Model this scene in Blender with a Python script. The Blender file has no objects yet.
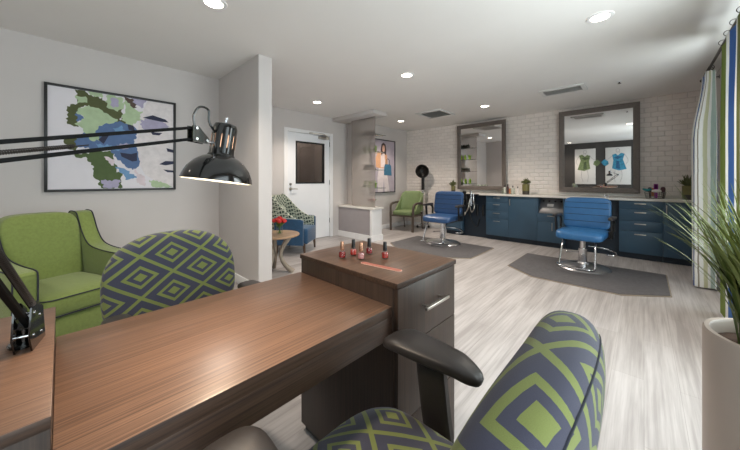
import bpy, bmesh, math, random
from math import pi, sin, cos, radians as R
from mathutils import Matrix, Vector
random.seed(7)
SC = bpy.context.scene
COL = SC.collection

# ------------------------------------------------------------------ materials
def newmat(name):
    m = bpy.data.materials.new(name); m.use_nodes = True
    nt = m.node_tree; b = nt.nodes['Principled BSDF']
    return m, nt, b
def N(nt, t, **kw):
    n = nt.nodes.new(t)
    for k, v in kw.items():
        if k.startswith('_'): n.inputs[k[1:].replace('_', ' ')].default_value = v
        else: setattr(n, k, v)
    return n
def L(nt, a, b): nt.links.new(a, b)
def s2l(c):
    return tuple(((x/255)/12.92 if x/255 <= .04045 else ((x/255+.055)/1.055)**2.4) for x in c) + (1,)
def mat(name, col, rough=.5, metal=0, var=.06, scale=8, bump=0, bscale=200, spec=None, sheen=0, trans=0, emit=None, estr=0, coat=0, lin=False, stretch=None):
    m, nt, b = newmat(name)
    c = col if lin else s2l(col)
    b.inputs['Roughness'].default_value = rough
    b.inputs['Metallic'].default_value = metal
    if spec is not None: b.inputs['Specular IOR Level'].default_value = spec
    if sheen: b.inputs['Sheen Weight'].default_value = sheen
    if coat: b.inputs['Coat Weight'].default_value = coat
    if trans: b.inputs['Transmission Weight'].default_value = trans
    tc = N(nt, 'ShaderNodeTexCoord')
    src = tc.outputs['Object']
    if stretch:
        mp = N(nt, 'ShaderNodeMapping'); mp.inputs['Scale'].default_value = stretch
        L(nt, src, mp.inputs['Vector']); src = mp.outputs['Vector']
    nz = N(nt, 'ShaderNodeTexNoise'); nz.inputs['Scale'].default_value = scale; nz.inputs['Detail'].default_value = 4
    L(nt, src, nz.inputs['Vector'])
    rp = N(nt, 'ShaderNodeValToRGB')
    rp.color_ramp.elements[0].position = .3; rp.color_ramp.elements[1].position = .7
    rp.color_ramp.elements[0].color = tuple(x*(1-var) for x in c[:3])+(1,)
    rp.color_ramp.elements[1].color = tuple(min(1, x*(1+var)) for x in c[:3])+(1,)
    L(nt, nz.outputs['Fac'], rp.inputs['Fac']); L(nt, rp.outputs['Color'], b.inputs['Base Color'])
    if bump:
        n2 = N(nt, 'ShaderNodeTexNoise'); n2.inputs['Scale'].default_value = bscale; n2.inputs['Detail'].default_value = 2
        L(nt, tc.outputs['Object'], n2.inputs['Vector'])
        bp = N(nt, 'ShaderNodeBump'); bp.inputs['Strength'].default_value = bump; bp.inputs['Distance'].default_value = .004
        L(nt, n2.outputs['Fac'], bp.inputs['Height']); L(nt, bp.outputs['Normal'], b.inputs['Normal'])
    if emit:
        b.inputs['Emission Color'].default_value = s2l(emit); b.inputs['Emission Strength'].default_value = estr
    return m

def woodmat(name, dark, light, rough=.4, axis='y', fine=140, lng=2.2, spec=.4, cscale=1.0):
    """straight-grained laminate, grain runs along axis"""
    m, nt, b = newmat(name)
    tc = N(nt, 'ShaderNodeTexCoord'); mp = N(nt, 'ShaderNodeMapping')
    s = {'x': (lng, fine, fine), 'y': (fine, lng, fine), 'z': (fine, fine, lng)}[axis]
    mp.inputs['Scale'].default_value = s
    L(nt, tc.outputs['Object'], mp.inputs['Vector'])
    n1 = N(nt, 'ShaderNodeTexNoise'); n1.inputs['Scale'].default_value = 1; n1.inputs['Detail'].default_value = 6; n1.inputs['Roughness'].default_value = .65
    L(nt, mp.outputs['Vector'], n1.inputs['Vector'])
    mp2 = N(nt, 'ShaderNodeMapping'); mp2.inputs['Scale'].default_value = tuple(q*.22 for q in s)
    L(nt, tc.outputs['Object'], mp2.inputs['Vector'])
    n2 = N(nt, 'ShaderNodeTexNoise'); n2.inputs['Scale'].default_value = 1; n2.inputs['Detail'].default_value = 3
    L(nt, mp2.outputs['Vector'], n2.inputs['Vector'])
    mx = N(nt, 'ShaderNodeMath', operation='ADD'); L(nt, n1.outputs['Fac'], mx.inputs[0])
    m2 = N(nt, 'ShaderNodeMath', operation='MULTIPLY'); m2.inputs[1].default_value = .35
    L(nt, n2.outputs['Fac'], m2.inputs[0]); L(nt, m2.outputs[0], mx.inputs[1])
    rp = N(nt, 'ShaderNodeValToRGB')
    rp.color_ramp.elements[0].position = .50
    rp.color_ramp.elements[0].color = s2l(dark); rp.color_ramp.elements[1].color = s2l(light)
    rp.color_ramp.elements[1].position = .86
    L(nt, mx.outputs[0], rp.inputs['Fac']); L(nt, rp.outputs['Color'], b.inputs['Base Color'])
    bp = N(nt, 'ShaderNodeBump'); bp.inputs['Strength'].default_value = .12; bp.inputs['Distance'].default_value = .001
    L(nt, n1.outputs['Fac'], bp.inputs['Height']); L(nt, bp.outputs['Normal'], b.inputs['Normal'])
    b.inputs['Roughness'].default_value = rough; b.inputs['Specular IOR Level'].default_value = spec
    return m

M = {}
M['wall'] = mat('wall_paint', (200, 195, 193), .85, var=.015, scale=3, bump=.05, bscale=300)
M['ceiling'] = mat('ceiling_paint', (228, 226, 224), .9, var=.01, scale=3, bump=.08, bscale=250)
M['white'] = mat('white_trim_paint', (232, 232, 233), .45, var=.01)
M['taupe'] = mat('taupe_laminate', (158, 152, 154), .55, var=.03)
M['door'] = mat('white_door_paint', (236, 238, 242), .4, var=.01)
M['quartz'] = mat('white_quartz', (226, 222, 216), .25, var=.04, scale=60)
M['navycab'] = mat('navy_cabinet_paint', (56, 84, 106), .42, var=.06, scale=5, bump=.03)
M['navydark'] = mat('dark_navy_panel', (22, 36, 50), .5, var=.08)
M['black'] = mat('black_plastic', (18, 18, 19), .38, var=.1)
M['softblack'] = mat('dark_grey_plastic', (46, 42, 41), .42, var=.05, bump=.05, bscale=500)
M['armblack'] = mat('matt_black_arm_tube', (9, 9, 9), .6, var=.05, spec=.12)
M['gloss'] = mat('black_gloss_enamel', (10, 10, 10), .12, var=.05, coat=.6)
M['lampin'] = mat('white_reflector_enamel', (245, 240, 230), .4, var=.01)
M['chrome'] = mat('chrome', (205, 205, 208), .14, metal=1, var=.02)
M['brushed'] = mat('brushed_nickel', (190, 184, 176), .3, metal=1, var=.04)
M['darkmetal'] = mat('dark_bronze_metal', (70, 64, 60), .4, metal=.8, var=.05)
M['leather'] = mat('blue_vinyl', (46, 100, 150), .36, var=.05, scale=14, bump=.15, bscale=160)
M['leather2'] = mat('deep_blue_vinyl', (44, 78, 122), .36, var=.05, scale=14, bump=.15, bscale=160)
M['green'] = mat('green_upholstery', (112, 127, 66), .9, var=.1, scale=60, bump=.3, bscale=700, sheen=.2)
M['green2'] = mat('pale_green_vinyl', (124, 142, 98), .6, var=.05, scale=10, bump=.1)
M['piping'] = mat('dark_navy_piping', (26, 30, 44), .7, var=.1)
M['walnutleg'] = mat('dark_walnut_wood', (72, 50, 36), .4, var=.2, scale=20, stretch=(6, 6, 1))
M['greywood'] = mat('grey_brown_wood', (88, 78, 70), .5, var=.15, scale=20, stretch=(6, 6, 1))
M['bluefab'] = mat('blue_velvet', (34, 74, 108), .8, var=.12, scale=25, bump=.2, bscale=500, sheen=.3)
M['mat'] = mat('charcoal_rubber_mat', (92, 90, 92), .6, var=.16, scale=28, bump=.5, bscale=60)
M['planter'] = mat('taupe_planter_ceramic', (176, 163, 153), .42, var=.03, scale=4)
M['soil'] = mat('brown_soil', (70, 48, 34), .95, var=.3, scale=60, bump=.6, bscale=90)
M['frameblack'] = mat('black_frame', (30, 30, 32), .4, var=.05)
M['mirrorframe'] = mat('grey_brown_mirror_frame', (104, 96, 91), .5, var=.14, scale=60, bump=.25, bscale=90)
M['darkpanel'] = mat('dark_grey_wood_panel', (66, 62, 60), .6, var=.2, scale=50, stretch=(1, 1, 5))
M['succulent'] = mat('succulent_leaf', (92, 98, 58), .55, var=.25, scale=30)
M['leafdark'] = mat('dark_succulent', (52, 58, 46), .6, var=.25, scale=40)
M['lime'] = mat('lime_leaf', (150, 190, 60), .6, var=.2, scale=40)
M['olivepot'] = mat('olive_glazed_pot', (112, 108, 62), .3, var=.1, scale=20)
M['darkpot'] = mat('dark_pot_band', (58, 54, 50), .4, var=.1)
M['red'] = mat('red_petals', (196, 44, 40), .6, var=.2, scale=30)
M['stem'] = mat('green_stems', (86, 120, 50), .6, var=.2)
M['vent'] = mat('white_vent_metal', (214, 214, 212), .5, var=.02)
M['louvre'] = mat('grey_louvre_metal', (186, 185, 183), .5, var=.02)
M['satin'] = mat('satin_chrome', (215, 215, 218), .32, metal=1, var=.02)
M['ventdark'] = mat('vent_shadow_metal', (84, 84, 84), .6, var=.05)
M['woodtop'] = woodmat('pale_brown_table_wood', (128, 100, 76), (182, 152, 122), .35, 'y', 40, 3)
M['greylegs'] = mat('grey_carved_wood', (150, 138, 124), .6, var=.12, scale=12)
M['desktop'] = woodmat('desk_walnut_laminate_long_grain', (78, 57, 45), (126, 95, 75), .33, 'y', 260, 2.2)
M['deskv'] = woodmat('desk_walnut_laminate_upright_shaded', (40, 30, 24), (66, 50, 41), .42, 'z', 150, 2.0)  # same laminate as the top, darkened for the shade on the uprights
M['deskside'] = woodmat('desk_walnut_laminate_side_shaded', (44, 32, 26), (78, 58, 46), .42, 'y', 150, 2.0)  # shaded copy of the top laminate, for apron and slab edges
M['panewhite'] = mat('white_card', (226, 222, 218), .6, var=.01)
M['teal'] = mat('teal_plastic', (30, 130, 136), .4, var=.05)
M['purple'] = mat('magenta_plastic', (170, 50, 160), .4, var=.05)
M['orange'] = mat('coral_plastic', (206, 120, 80), .4, var=.05)
M['maroon'] = mat('dark_maroon_brush', (72, 40, 46), .6, var=.2, scale=50)
M['wire'] = mat('grey_wire', (132, 136, 128), .35, metal=.7, var=.05)
M['rosegold'] = mat('rose_gold_cap', (196, 150, 122), .25, metal=.8, var=.03)
M['filecol'] = mat('coral_nail_file', (186, 112, 94), .8, var=.08, scale=90)
M['filepale'] = mat('pale_nail_file', (224, 178, 160), .8, var=.05, scale=90)
M['amber'] = mat('printed_label', (200, 196, 190), .5, var=.05)

def glass(name, col=(1, 1, 1, 1), rough=0.0, ior=1.45, thin=True):
    m, nt, b = newmat(name)
    out = nt.nodes['Material Output']; nt.nodes.remove(b)
    tr = N(nt, 'ShaderNodeBsdfTransparent'); tr.inputs['Color'].default_value = col
    gl = N(nt, 'ShaderNodeBsdfGlossy'); gl.inputs['Roughness'].default_value = .02 + rough
    lw = N(nt, 'ShaderNodeLayerWeight'); lw.inputs['Blend'].default_value = .5
    pw = N(nt, 'ShaderNodeMath', operation='POWER'); pw.inputs[1].default_value = 4.5; L(nt, lw.outputs['Facing'], pw.inputs[0])
    fr = N(nt, 'ShaderNodeMath', operation='MULTIPLY_ADD'); fr.inputs[1].default_value = .8; fr.inputs[2].default_value = ((ior-1)/(ior+1))**2; L(nt, pw.outputs[0], fr.inputs[0])
    mx = N(nt, 'ShaderNodeMixShader')
    L(nt, fr.outputs[0], mx.inputs[0]); L(nt, tr.outputs[0], mx.inputs[1]); L(nt, gl.outputs[0], mx.inputs[2])
    L(nt, mx.outputs[0], out.inputs['Surface'])
    return m
M['glass'] = glass('clear_glass', (.94, .97, .95, 1))
M['shelfglass'] = glass('green_tinted_shelf_glass', (.62, .72, .68, 1))
M['doorglass'] = glass('dark_door_glass', (.62, .59, .57, 1), ior=1.9)
def frosted():
    m, nt, b = newmat('frosted_panel_glass')
    out = nt.nodes['Material Output']
    b.inputs['Base Color'].default_value = s2l((240, 231, 227)); b.inputs['Roughness'].default_value = .35
    tc = N(nt, 'ShaderNodeTexCoord'); wv = N(nt, 'ShaderNodeTexWave'); wv.inputs['Scale'].default_value = 16
    wv.bands_direction = 'X'
    L(nt, tc.outputs['Object'], wv.inputs['Vector'])
    tr = N(nt, 'ShaderNodeBsdfRefraction'); tr.inputs['Color'].default_value = (.97, .95, .94, 1); tr.inputs['IOR'].default_value = 1.25; tr.inputs['Roughness'].default_value = .24
    tl = N(nt, 'ShaderNodeBsdfTranslucent'); tl.inputs['Color'].default_value = s2l((232, 222, 218))
    m1 = N(nt, 'ShaderNodeMixShader'); m1.inputs[0].default_value = .4; L(nt, b.outputs[0], m1.inputs[1]); L(nt, tl.outputs[0], m1.inputs[2])
    rp = N(nt, 'ShaderNodeMapRange'); rp.inputs['To Min'].default_value = .62; rp.inputs['To Max'].default_value = .68
    L(nt, wv.outputs['Fac'], rp.inputs['Value'])
    mx = N(nt, 'ShaderNodeMixShader'); L(nt, rp.outputs[0], mx.inputs[0])
    L(nt, m1.outputs[0], mx.inputs[1]); L(nt, tr.outputs[0], mx.inputs[2]); L(nt, mx.outputs[0], out.inputs['Surface'])
    return m
M['frosted'] = frosted()
def mirror_mat():
    m, nt, b = newmat('silvered_mirror')
    b.inputs['Base Color'].default_value = (.80, .80, .80, 1); b.inputs['Metallic'].default_value = 1; b.inputs['Roughness'].default_value = .01
    return m
M['mirror'] = mirror_mat()

def tile_mat():
    m, nt, b = newmat('bevelled_subway_tile')
    tc = N(nt, 'ShaderNodeTexCoord'); sp = N(nt, 'ShaderNodeSeparateXYZ'); cb = N(nt, 'ShaderNodeCombineXYZ')
    L(nt, tc.outputs['Object'], sp.inputs[0]); L(nt, sp.outputs['X'], cb.inputs[0]); L(nt, sp.outputs['Z'], cb.inputs[1])
    def brick(mort, smooth):
        br = N(nt, 'ShaderNodeTexBrick'); br.inputs['Scale'].default_value = 1
        br.inputs['Brick Width'].default_value = .158; br.inputs['Row Height'].default_value = .0785
        br.inputs['Mortar Size'].default_value = mort; br.inputs['Mortar Smooth'].default_value = smooth
        br.inputs['Color1'].default_value = s2l((238, 231, 226)); br.inputs['Color2'].default_value = s2l((230, 223, 218))
        br.inputs['Mortar'].default_value = s2l((200, 193, 189))
        L(nt, cb.outputs[0], br.inputs['Vector']); return br
    b1 = brick(.0022, .1); b2 = brick(.014, 1.0)
    L(nt, b1.outputs['Color'], b.inputs['Base Color'])
    inv = N(nt, 'ShaderNodeMath', operation='SUBTRACT'); inv.inputs[0].default_value = 1; L(nt, b2.outputs['Fac'], inv.inputs[1])
    bp = N(nt, 'ShaderNodeBump'); bp.inputs['Strength'].default_value = .9; bp.inputs['Distance'].default_value = .006
    L(nt, inv.outputs[0], bp.inputs['Height']); L(nt, bp.outputs['Normal'], b.inputs['Normal'])
    b.inputs['Roughness'].default_value = .16
    return m
M['tile'] = tile_mat()

def floor_mat():
    m, nt, b = newmat('grey_plank_floor')
    tc = N(nt, 'ShaderNodeTexCoord'); sp = N(nt, 'ShaderNodeSeparateXYZ'); cb = N(nt, 'ShaderNodeCombineXYZ')
    L(nt, tc.outputs['Object'], sp.inputs[0]); L(nt, sp.outputs['Y'], cb.inputs[0]); L(nt, sp.outputs['X'], cb.inputs[1])
    br = N(nt, 'ShaderNodeTexBrick'); br.inputs['Scale'].default_value = 1; br.inputs['Brick Width'].default_value = 1.2
    br.inputs['Row Height'].default_value = .15; br.inputs['Mortar Size'].default_value = .0012
    br.inputs['Color1'].default_value = (1, 1, 1, 1); br.inputs['Color2'].default_value = (.88, .87, .86, 1); br.inputs['Mortar'].default_value = (.66, .65, .64, 1)
    L(nt, cb.outputs[0], br.inputs['Vector'])
    mp = N(nt, 'ShaderNodeMapping'); mp.inputs['Scale'].default_value = (55, 1.6, 1); L(nt, tc.outputs['Object'], mp.inputs['Vector'])
    n1 = N(nt, 'ShaderNodeTexNoise'); n1.inputs['Scale'].default_value = 1; n1.inputs['Detail'].default_value = 6; n1.inputs['Roughness'].default_value = .6
    L(nt, mp.outputs['Vector'], n1.inputs['Vector'])
    mp2 = N(nt, 'ShaderNodeMapping'); mp2.inputs['Scale'].default_value = (11, 1.1, 1); L(nt, tc.outputs['Object'], mp2.inputs['Vector'])
    n2 = N(nt, 'ShaderNodeTexNoise'); n2.inputs['Scale'].default_value = 1; n2.inputs['Detail'].default_value = 4
    L(nt, mp2.outputs['Vector'], n2.inputs['Vector'])
    ad = N(nt, 'ShaderNodeMath', operation='ADD'); L(nt, n1.outputs['Fac'], ad.inputs[0]); L(nt, n2.outputs['Fac'], ad.inputs[1])
    rp = N(nt, 'ShaderNodeValToRGB'); e = rp.color_ramp.elements
    e[0].position = .72; e[0].color = s2l((160, 155, 154)); e[1].position = 1.0; e[1].color = s2l((190, 186, 185))
    md = N(nt, 'ShaderNodeMapRange'); md.inputs['From Min'].default_value = .6; md.inputs['From Max'].default_value = 1.4
    L(nt, ad.outputs[0], md.inputs['Value']); L(nt, md.outputs[0], rp.inputs['Fac'])
    e[0].position = .25; e[1].position = .7
    mx = N(nt, 'ShaderNodeMix', data_type='RGBA', blend_type='MULTIPLY'); mx.inputs['Factor'].default_value = .9
    L(nt, rp.outputs['Color'], mx.inputs[6]); L(nt, br.outputs['Color'], mx.inputs[7])
    L(nt, mx.outputs[2], b.inputs['Base Color'])
    b.inputs['Roughness'].default_value = .42; b.inputs['Specular IOR Level'].default_value = .35
    bp = N(nt, 'ShaderNodeBump'); bp.inputs['Strength'].default_value = .15; bp.inputs['Distance'].default_value = .001
    L(nt, n1.outputs['Fac'], bp.inputs['Height']); L(nt, bp.outputs['Normal'], b.inputs['Normal'])
    return m
M['floor'] = floor_mat()

def diamond_mat(name='diamond_woven_fabric', cell=.122, off=(0, 0)):
    """lime and slate fabric: concentric diamonds on a 45 degree lattice, from UVs in metres"""
    m, nt, b = newmat(name)
    uv = N(nt, 'ShaderNodeUVMap'); sp = N(nt, 'ShaderNodeSeparateXYZ'); L(nt, uv.outputs[0], sp.inputs[0])
    def mth(op, a, bb=None, c=None):
        n = N(nt, 'ShaderNodeMath', operation=op)
        for i, q in enumerate((a, bb, c)):
            if q is None: continue
            if isinstance(q, (int, float)): n.inputs[i].default_value = q
            else: L(nt, q, n.inputs[i])
        return n.outputs[0]
    x = mth('MULTIPLY', sp.outputs['X'], .66); y = mth('MULTIPLY', sp.outputs['Y'], .93)
    k = 1/(math.sqrt(2)*cell)
    p = mth('MULTIPLY', mth('ADD', x, y), k); q = mth('MULTIPLY', mth('SUBTRACT', x, y), k)
    fp = mth('ABSOLUTE', mth('SUBTRACT', mth('FRACT', mth('ADD', p, 50)), .5))
    fq = mth('ABSOLUTE', mth('SUBTRACT', mth('FRACT', mth('ADD', q, 50)), .5))
    d = mth('MAXIMUM', fp, fq)
    a1 = mth('LESS_THAN', d, .105)
    a2 = mth('MULTIPLY', mth('GREATER_THAN', d, .20), mth('LESS_THAN', d, .28))
    a3 = mth('GREATER_THAN', d, .455)
    f = mth('MINIMUM', mth('ADD', mth('ADD', a1, a2), a3), 1)
    wv = N(nt, 'ShaderNodeTexNoise'); wv.inputs['Scale'].default_value = 900; L(nt, uv.outputs[0], wv.inputs['Vector'])
    mx = N(nt, 'ShaderNodeMix', data_type='RGBA'); L(nt, f, mx.inputs['Factor'])
    mx.inputs[6].default_value = s2l((60, 60, 76)); mx.inputs[7].default_value = s2l((116, 124, 66))
    hs = N(nt, 'ShaderNodeHueSaturation'); mr = N(nt, 'ShaderNodeMapRange'); mr.inputs['To Min'].default_value = .8; mr.inputs['To Max'].default_value = 1.2
    L(nt, wv.outputs['Fac'], mr.inputs['Value']); L(nt, mr.outputs[0], hs.inputs['Value']); L(nt, mx.outputs[2], hs.inputs['Color'])
    L(nt, hs.outputs[0], b.inputs['Base Color'])
    b.inputs['Roughness'].default_value = .9; b.inputs['Sheen Weight'].default_value = .15
    bp = N(nt, 'ShaderNodeBump'); bp.inputs['Strength'].default_value = .25; bp.inputs['Distance'].default_value = .001
    L(nt, wv.outputs['Fac'], bp.inputs['Height']); L(nt, bp.outputs['Normal'], b.inputs['Normal'])
    return m
M['diamond'] = diamond_mat()

def geo_mat():
    """black and cream geometric weave"""
    m, nt, b = newmat('black_cream_geometric_weave')
    tc = N(nt, 'ShaderNodeTexCoord'); vr = N(nt, 'ShaderNodeTexVoronoi'); vr.distance = 'CHEBYCHEV'
    vr.inputs['Scale'].default_value = 22; vr.inputs['Randomness'].default_value = 0
    mp = N(nt, 'ShaderNodeMapping'); mp.inputs['Rotation'].default_value = (.785, 0, .3)
    L(nt, tc.outputs['Object'], mp.inputs['Vector']); L(nt, mp.outputs[0], vr.inputs['Vector'])
    rp = N(nt, 'ShaderNodeValToRGB'); rp.color_ramp.interpolation = 'CONSTANT'; e = rp.color_ramp.elements
    e[0].color = s2l((40, 60, 54)); e[1].position = .36; e[1].color = s2l((196, 200, 182))
    L(nt, vr.outputs['Distance'], rp.inputs['Fac']); L(nt, rp.outputs['Color'], b.inputs['Base Color'])
    b.inputs['Roughness'].default_value = .9
    return m
M['geo'] = geo_mat()

def curtain_mat(name, bands, W):
    m, nt, b = newmat(name)
    out = nt.nodes['Material Output']
    uv = N(nt, 'ShaderNodeUVMap'); sp = N(nt, 'ShaderNodeSeparateXYZ'); L(nt, uv.outputs[0], sp.inputs[0])
    fr = N(nt, 'ShaderNodeMath', operation='FRACT'); dv = N(nt, 'ShaderNodeMath', operation='DIVIDE'); dv.inputs[1].default_value = W
    nz = N(nt, 'ShaderNodeTexNoise'); nz.inputs['Scale'].default_value = 6; mpn = N(nt, 'ShaderNodeMapping'); mpn.inputs['Scale'].default_value = (.5, 1, 1)
    L(nt, uv.outputs[0], mpn.inputs[0]); L(nt, mpn.outputs[0], nz.inputs['Vector'])
    ma = N(nt, 'ShaderNodeMath', operation='MULTIPLY_ADD'); ma.inputs[1].default_value = .012; L(nt, nz.outputs['Fac'], ma.inputs[0]); L(nt, sp.outputs['X'], ma.inputs[2])
    L(nt, ma.outputs[0], dv.inputs[0]); L(nt, dv.outputs[0], fr.inputs[0])
    rp = N(nt, 'ShaderNodeValToRGB'); rp.color_ramp.interpolation = 'CONSTANT'; cr = rp.color_ramp
    tot = sum(w for w, c in bands); pos = 0
    for i, (w, c) in enumerate(bands):
        el = cr.elements[i] if i < 2 else cr.elements.new(min(.999, pos))
        el.position = pos; el.color = s2l(c); pos += w/tot
    L(nt, fr.outputs[0], rp.inputs['Fac']); L(nt, rp.outputs['Color'], b.inputs['Base Color'])
    b.inputs['Roughness'].default_value = .85
    tl = N(nt, 'ShaderNodeBsdfTranslucent'); L(nt, rp.outputs['Color'], tl.inputs['Color'])
    mx = N(nt, 'ShaderNodeMixShader'); mx.inputs[0].default_value = .16
    L(nt, b.outputs[0], mx.inputs[1]); L(nt, tl.outputs[0], mx.inputs[2]); L(nt, mx.outputs[0], out.inputs['Surface'])
    return m
WH = (240, 242, 240)
BANDS = [(2.9, (120, 140, 62)), (.8, WH), (1.5, (60, 108, 176)), (1.6, WH), (1.0, (104, 112, 58)), (1.2, WH), (1.2, (164, 192, 184)), (.8, WH)]
M['curtain'] = curtain_mat('striped_curtain_fabric', BANDS, 1.08)
BANDS2 = [(5, (176, 196, 190)), (4, WH), (3.6, (62, 100, 166)), (3.4, WH), (1.6, (150, 142, 130)), (4, WH), (4, (206, 208, 176)), (3, WH)]
M['curtain2'] = curtain_mat('pale_striped_curtain_fabric', BANDS2, .22)

def grass_mat():
    m, nt, b = newmat('grass_blade')
    uv = N(nt, 'ShaderNodeUVMap'); sp = N(nt, 'ShaderNodeSeparateXYZ'); L(nt, uv.outputs[0], sp.inputs[0])
    mx = N(nt, 'ShaderNodeMix', data_type='RGBA'); L(nt, sp.outputs['X'], mx.inputs['Factor'])
    mx.inputs[6].default_value = s2l((60, 84, 36)); mx.inputs[7].default_value = s2l((142, 152, 80))
    L(nt, mx.outputs[2], b.inputs['Base Color']); b.inputs['Roughness'].default_value = .6
    b.inputs['Specular IOR Level'].default_value = .25
    return m
M['grass'] = grass_mat()

def emis(name, col, st):
    m, nt, b = newmat(name)
    b.inputs['Base Color'].default_value = s2l(col); b.inputs['Emission Color'].default_value = s2l(col); b.inputs['Emission Strength'].default_value = st
    return m
M['lens'] = emis('lit_downlight_lens', (255, 240, 220), 14)
M['bulb'] = emis('lit_lamp_bulb', (255, 236, 205), 30)
def polish(name, c):
    return mat(name, c, .12, var=.04, coat=.8)
M['pol_red'] = polish('red_polish', (150, 26, 26)); M['pol_coral'] = polish('coral_polish', (184, 48, 38))
M['pol_pink'] = polish('pink_polish', (190, 120, 118)); M['pol_dark'] = polish('crimson_polish', (128, 16, 26)); M['pol_brick'] = polish('brick_red_polish', (166, 40, 34))

# ------------------------------------------------------------------ mesh helpers
def new(): return bmesh.new()
def merge(bm, tmp, Mx=None, uvsrc=False):
    if Mx is not None: bmesh.ops.transform(tmp, matrix=Mx, verts=tmp.verts)
    me = bpy.data.meshes.new('t'); tmp.to_mesh(me); tmp.free(); bm.from_mesh(me); bpy.data.meshes.remove(me)
def box(bm, lo, hi, bev=0, Mx=None, seg=2):
    t = bmesh.new(); bmesh.ops.create_cube(t, size=1)
    s = [hi[i]-lo[i] for i in range(3)]; c = [(hi[i]+lo[i])/2 for i in range(3)]
    bmesh.ops.transform(t, matrix=Matrix.Translation(c) @ Matrix.Diagonal((*s, 1)), verts=t.verts)
    if bev: bmesh.ops.bevel(t, geom=t.edges[:], offset=min(bev, min(s)*.49), segments=seg, affect='EDGES', profile=.5)
    merge(bm, t, Mx)
def prism(bm, pts, a, b, axis='y', bev=0, Mx=None):
    """closed 2D outline extruded along axis from a to b; outline coords are the other two axes in order"""
    def P(u, v, w):
        return {'x': (w, u, v), 'y': (u, w, v), 'z': (u, v, w)}[axis]
    t = bmesh.new()
    A = [t.verts.new(P(u, v, a)) for u, v in pts]; B = [t.verts.new(P(u, v, b)) for u, v in pts]
    n = len(pts); t.faces.new(A); t.faces.new(list(reversed(B)))
    for i in range(n): t.faces.new((A[i], B[i], B[(i+1) % n], A[(i+1) % n]))
    bmesh.ops.recalc_face_normals(t, faces=t.faces)
    if bev:
        es = [e for e in t.edges if e.calc_face_angle(0) > .4]
        bmesh.ops.bevel(t, geom=es, offset=bev, segments=3, affect='EDGES', profile=.5)
    merge(bm, t, Mx)
def cyl(bm, p0, p1, r0, r1=None, seg=20, bev=0):
    r1 = r0 if r1 is None else r1
    p0, p1 = Vector(p0), Vector(p1); d = p1-p0
    t = bmesh.new(); bmesh.ops.create_cone(t, cap_ends=True, segments=seg, radius1=r0, radius2=r1, depth=d.length)
    if bev:
        es = [e for e in t.edges if len(e.link_faces) == 2 and e.calc_face_angle(0) > 1]
        bmesh.ops.bevel(t, geom=es, offset=bev, segments=2, affect='EDGES')
    q = Vector((0, 0, 1)).rotation_difference(d.normalized()).to_matrix().to_4x4()
    merge(bm, t, Matrix.Translation((p0+p1)/2) @ q)
def lathe(bm, prof, seg=32, c=(0, 0, 0), Mx=None, close=True):
    t = bmesh.new(); rings = []
    for r, z in prof:
        rings.append([t.verts.new((c[0]+max(r, 1e-5)*cos(2*pi*i/seg), c[1]+max(r, 1e-5)*sin(2*pi*i/seg), c[2]+z)) for i in range(seg)])
    for a, b in zip(rings, rings[1:]):
        for i in range(seg): t.faces.new((a[i], a[(i+1) % seg], b[(i+1) % seg], b[i]))
    if close:
        t.faces.new(list(reversed(rings[0]))); t.faces.new(rings[-1])
    bmesh.ops.remove_doubles(t, verts=t.verts, dist=1e-6)
    bmesh.ops.recalc_face_normals(t, faces=t.faces)
    merge(bm, t, Mx)
def smooth_path(pts, n=6):
    P = [Vector(p) for p in pts]; out = []
    for i in range(len(P)-1):
        p0 = P[i-1] if i else P[0]*2-P[1]; p1, p2 = P[i], P[i+1]; p3 = P[i+2] if i+2 < len(P) else P[-1]*2-P[-2]
        for k in range(n):
            t = k/n
            out.append(.5*((2*p1)+(-p0+p2)*t+(2*p0-5*p1+4*p2-p3)*t*t+(-p0+3*p1-3*p2+p3)*t**3))
    out.append(P[-1]); return out
def tube(bm, pts, r, seg=10, closed=False, sect=None, rr=None):
    """sweep a circle (or a w x h section) along pts"""
    P = [Vector(p) for p in pts]; n = len(P); t = bmesh.new(); rings = []; up = None
    for i in range(n):
        if closed: tg = (P[(i+1) % n]-P[i-1]).normalized()
        else: tg = (P[min(i+1, n-1)]-P[max(i-1, 0)]).normalized()
        if up is None:
            up = Vector((0, 0, 1)) if abs(tg.z) < .9 else Vector((0, 1, 0))
        a = tg.cross(up).normalized(); up = a.cross(tg).normalized()
        k = rr[i] if rr else 1
        ring = []
        for j in range(seg):
            th = 2*pi*j/seg + (pi/seg if sect else 0)
            if sect:
                cx, cy = cos(th), sin(th)
                e = .35; ox = math.copysign(abs(cx)**e, cx)*sect[0]*k; oy = math.copysign(abs(cy)**e, cy)*sect[1]*k
            else: ox, oy = r*k*cos(th), r*k*sin(th)
            ring.append(t.verts.new(P[i]+a*ox+up*oy))
        rings.append(ring)
    m = n if closed else n-1
    for i in range(m):
        A, B = rings[i], rings[(i+1) % n]
        for j in range(seg): t.faces.new((A[j], A[(j+1) % seg], B[(j+1) % seg], B[j]))
    if not closed: t.faces.new(list(reversed(rings[0]))); t.faces.new(rings[-1])
    bmesh.ops.recalc_face_normals(t, faces=t.faces)
    merge(bm, t)
def spow(v, e): return math.copysign(abs(v)**e, v)
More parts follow.
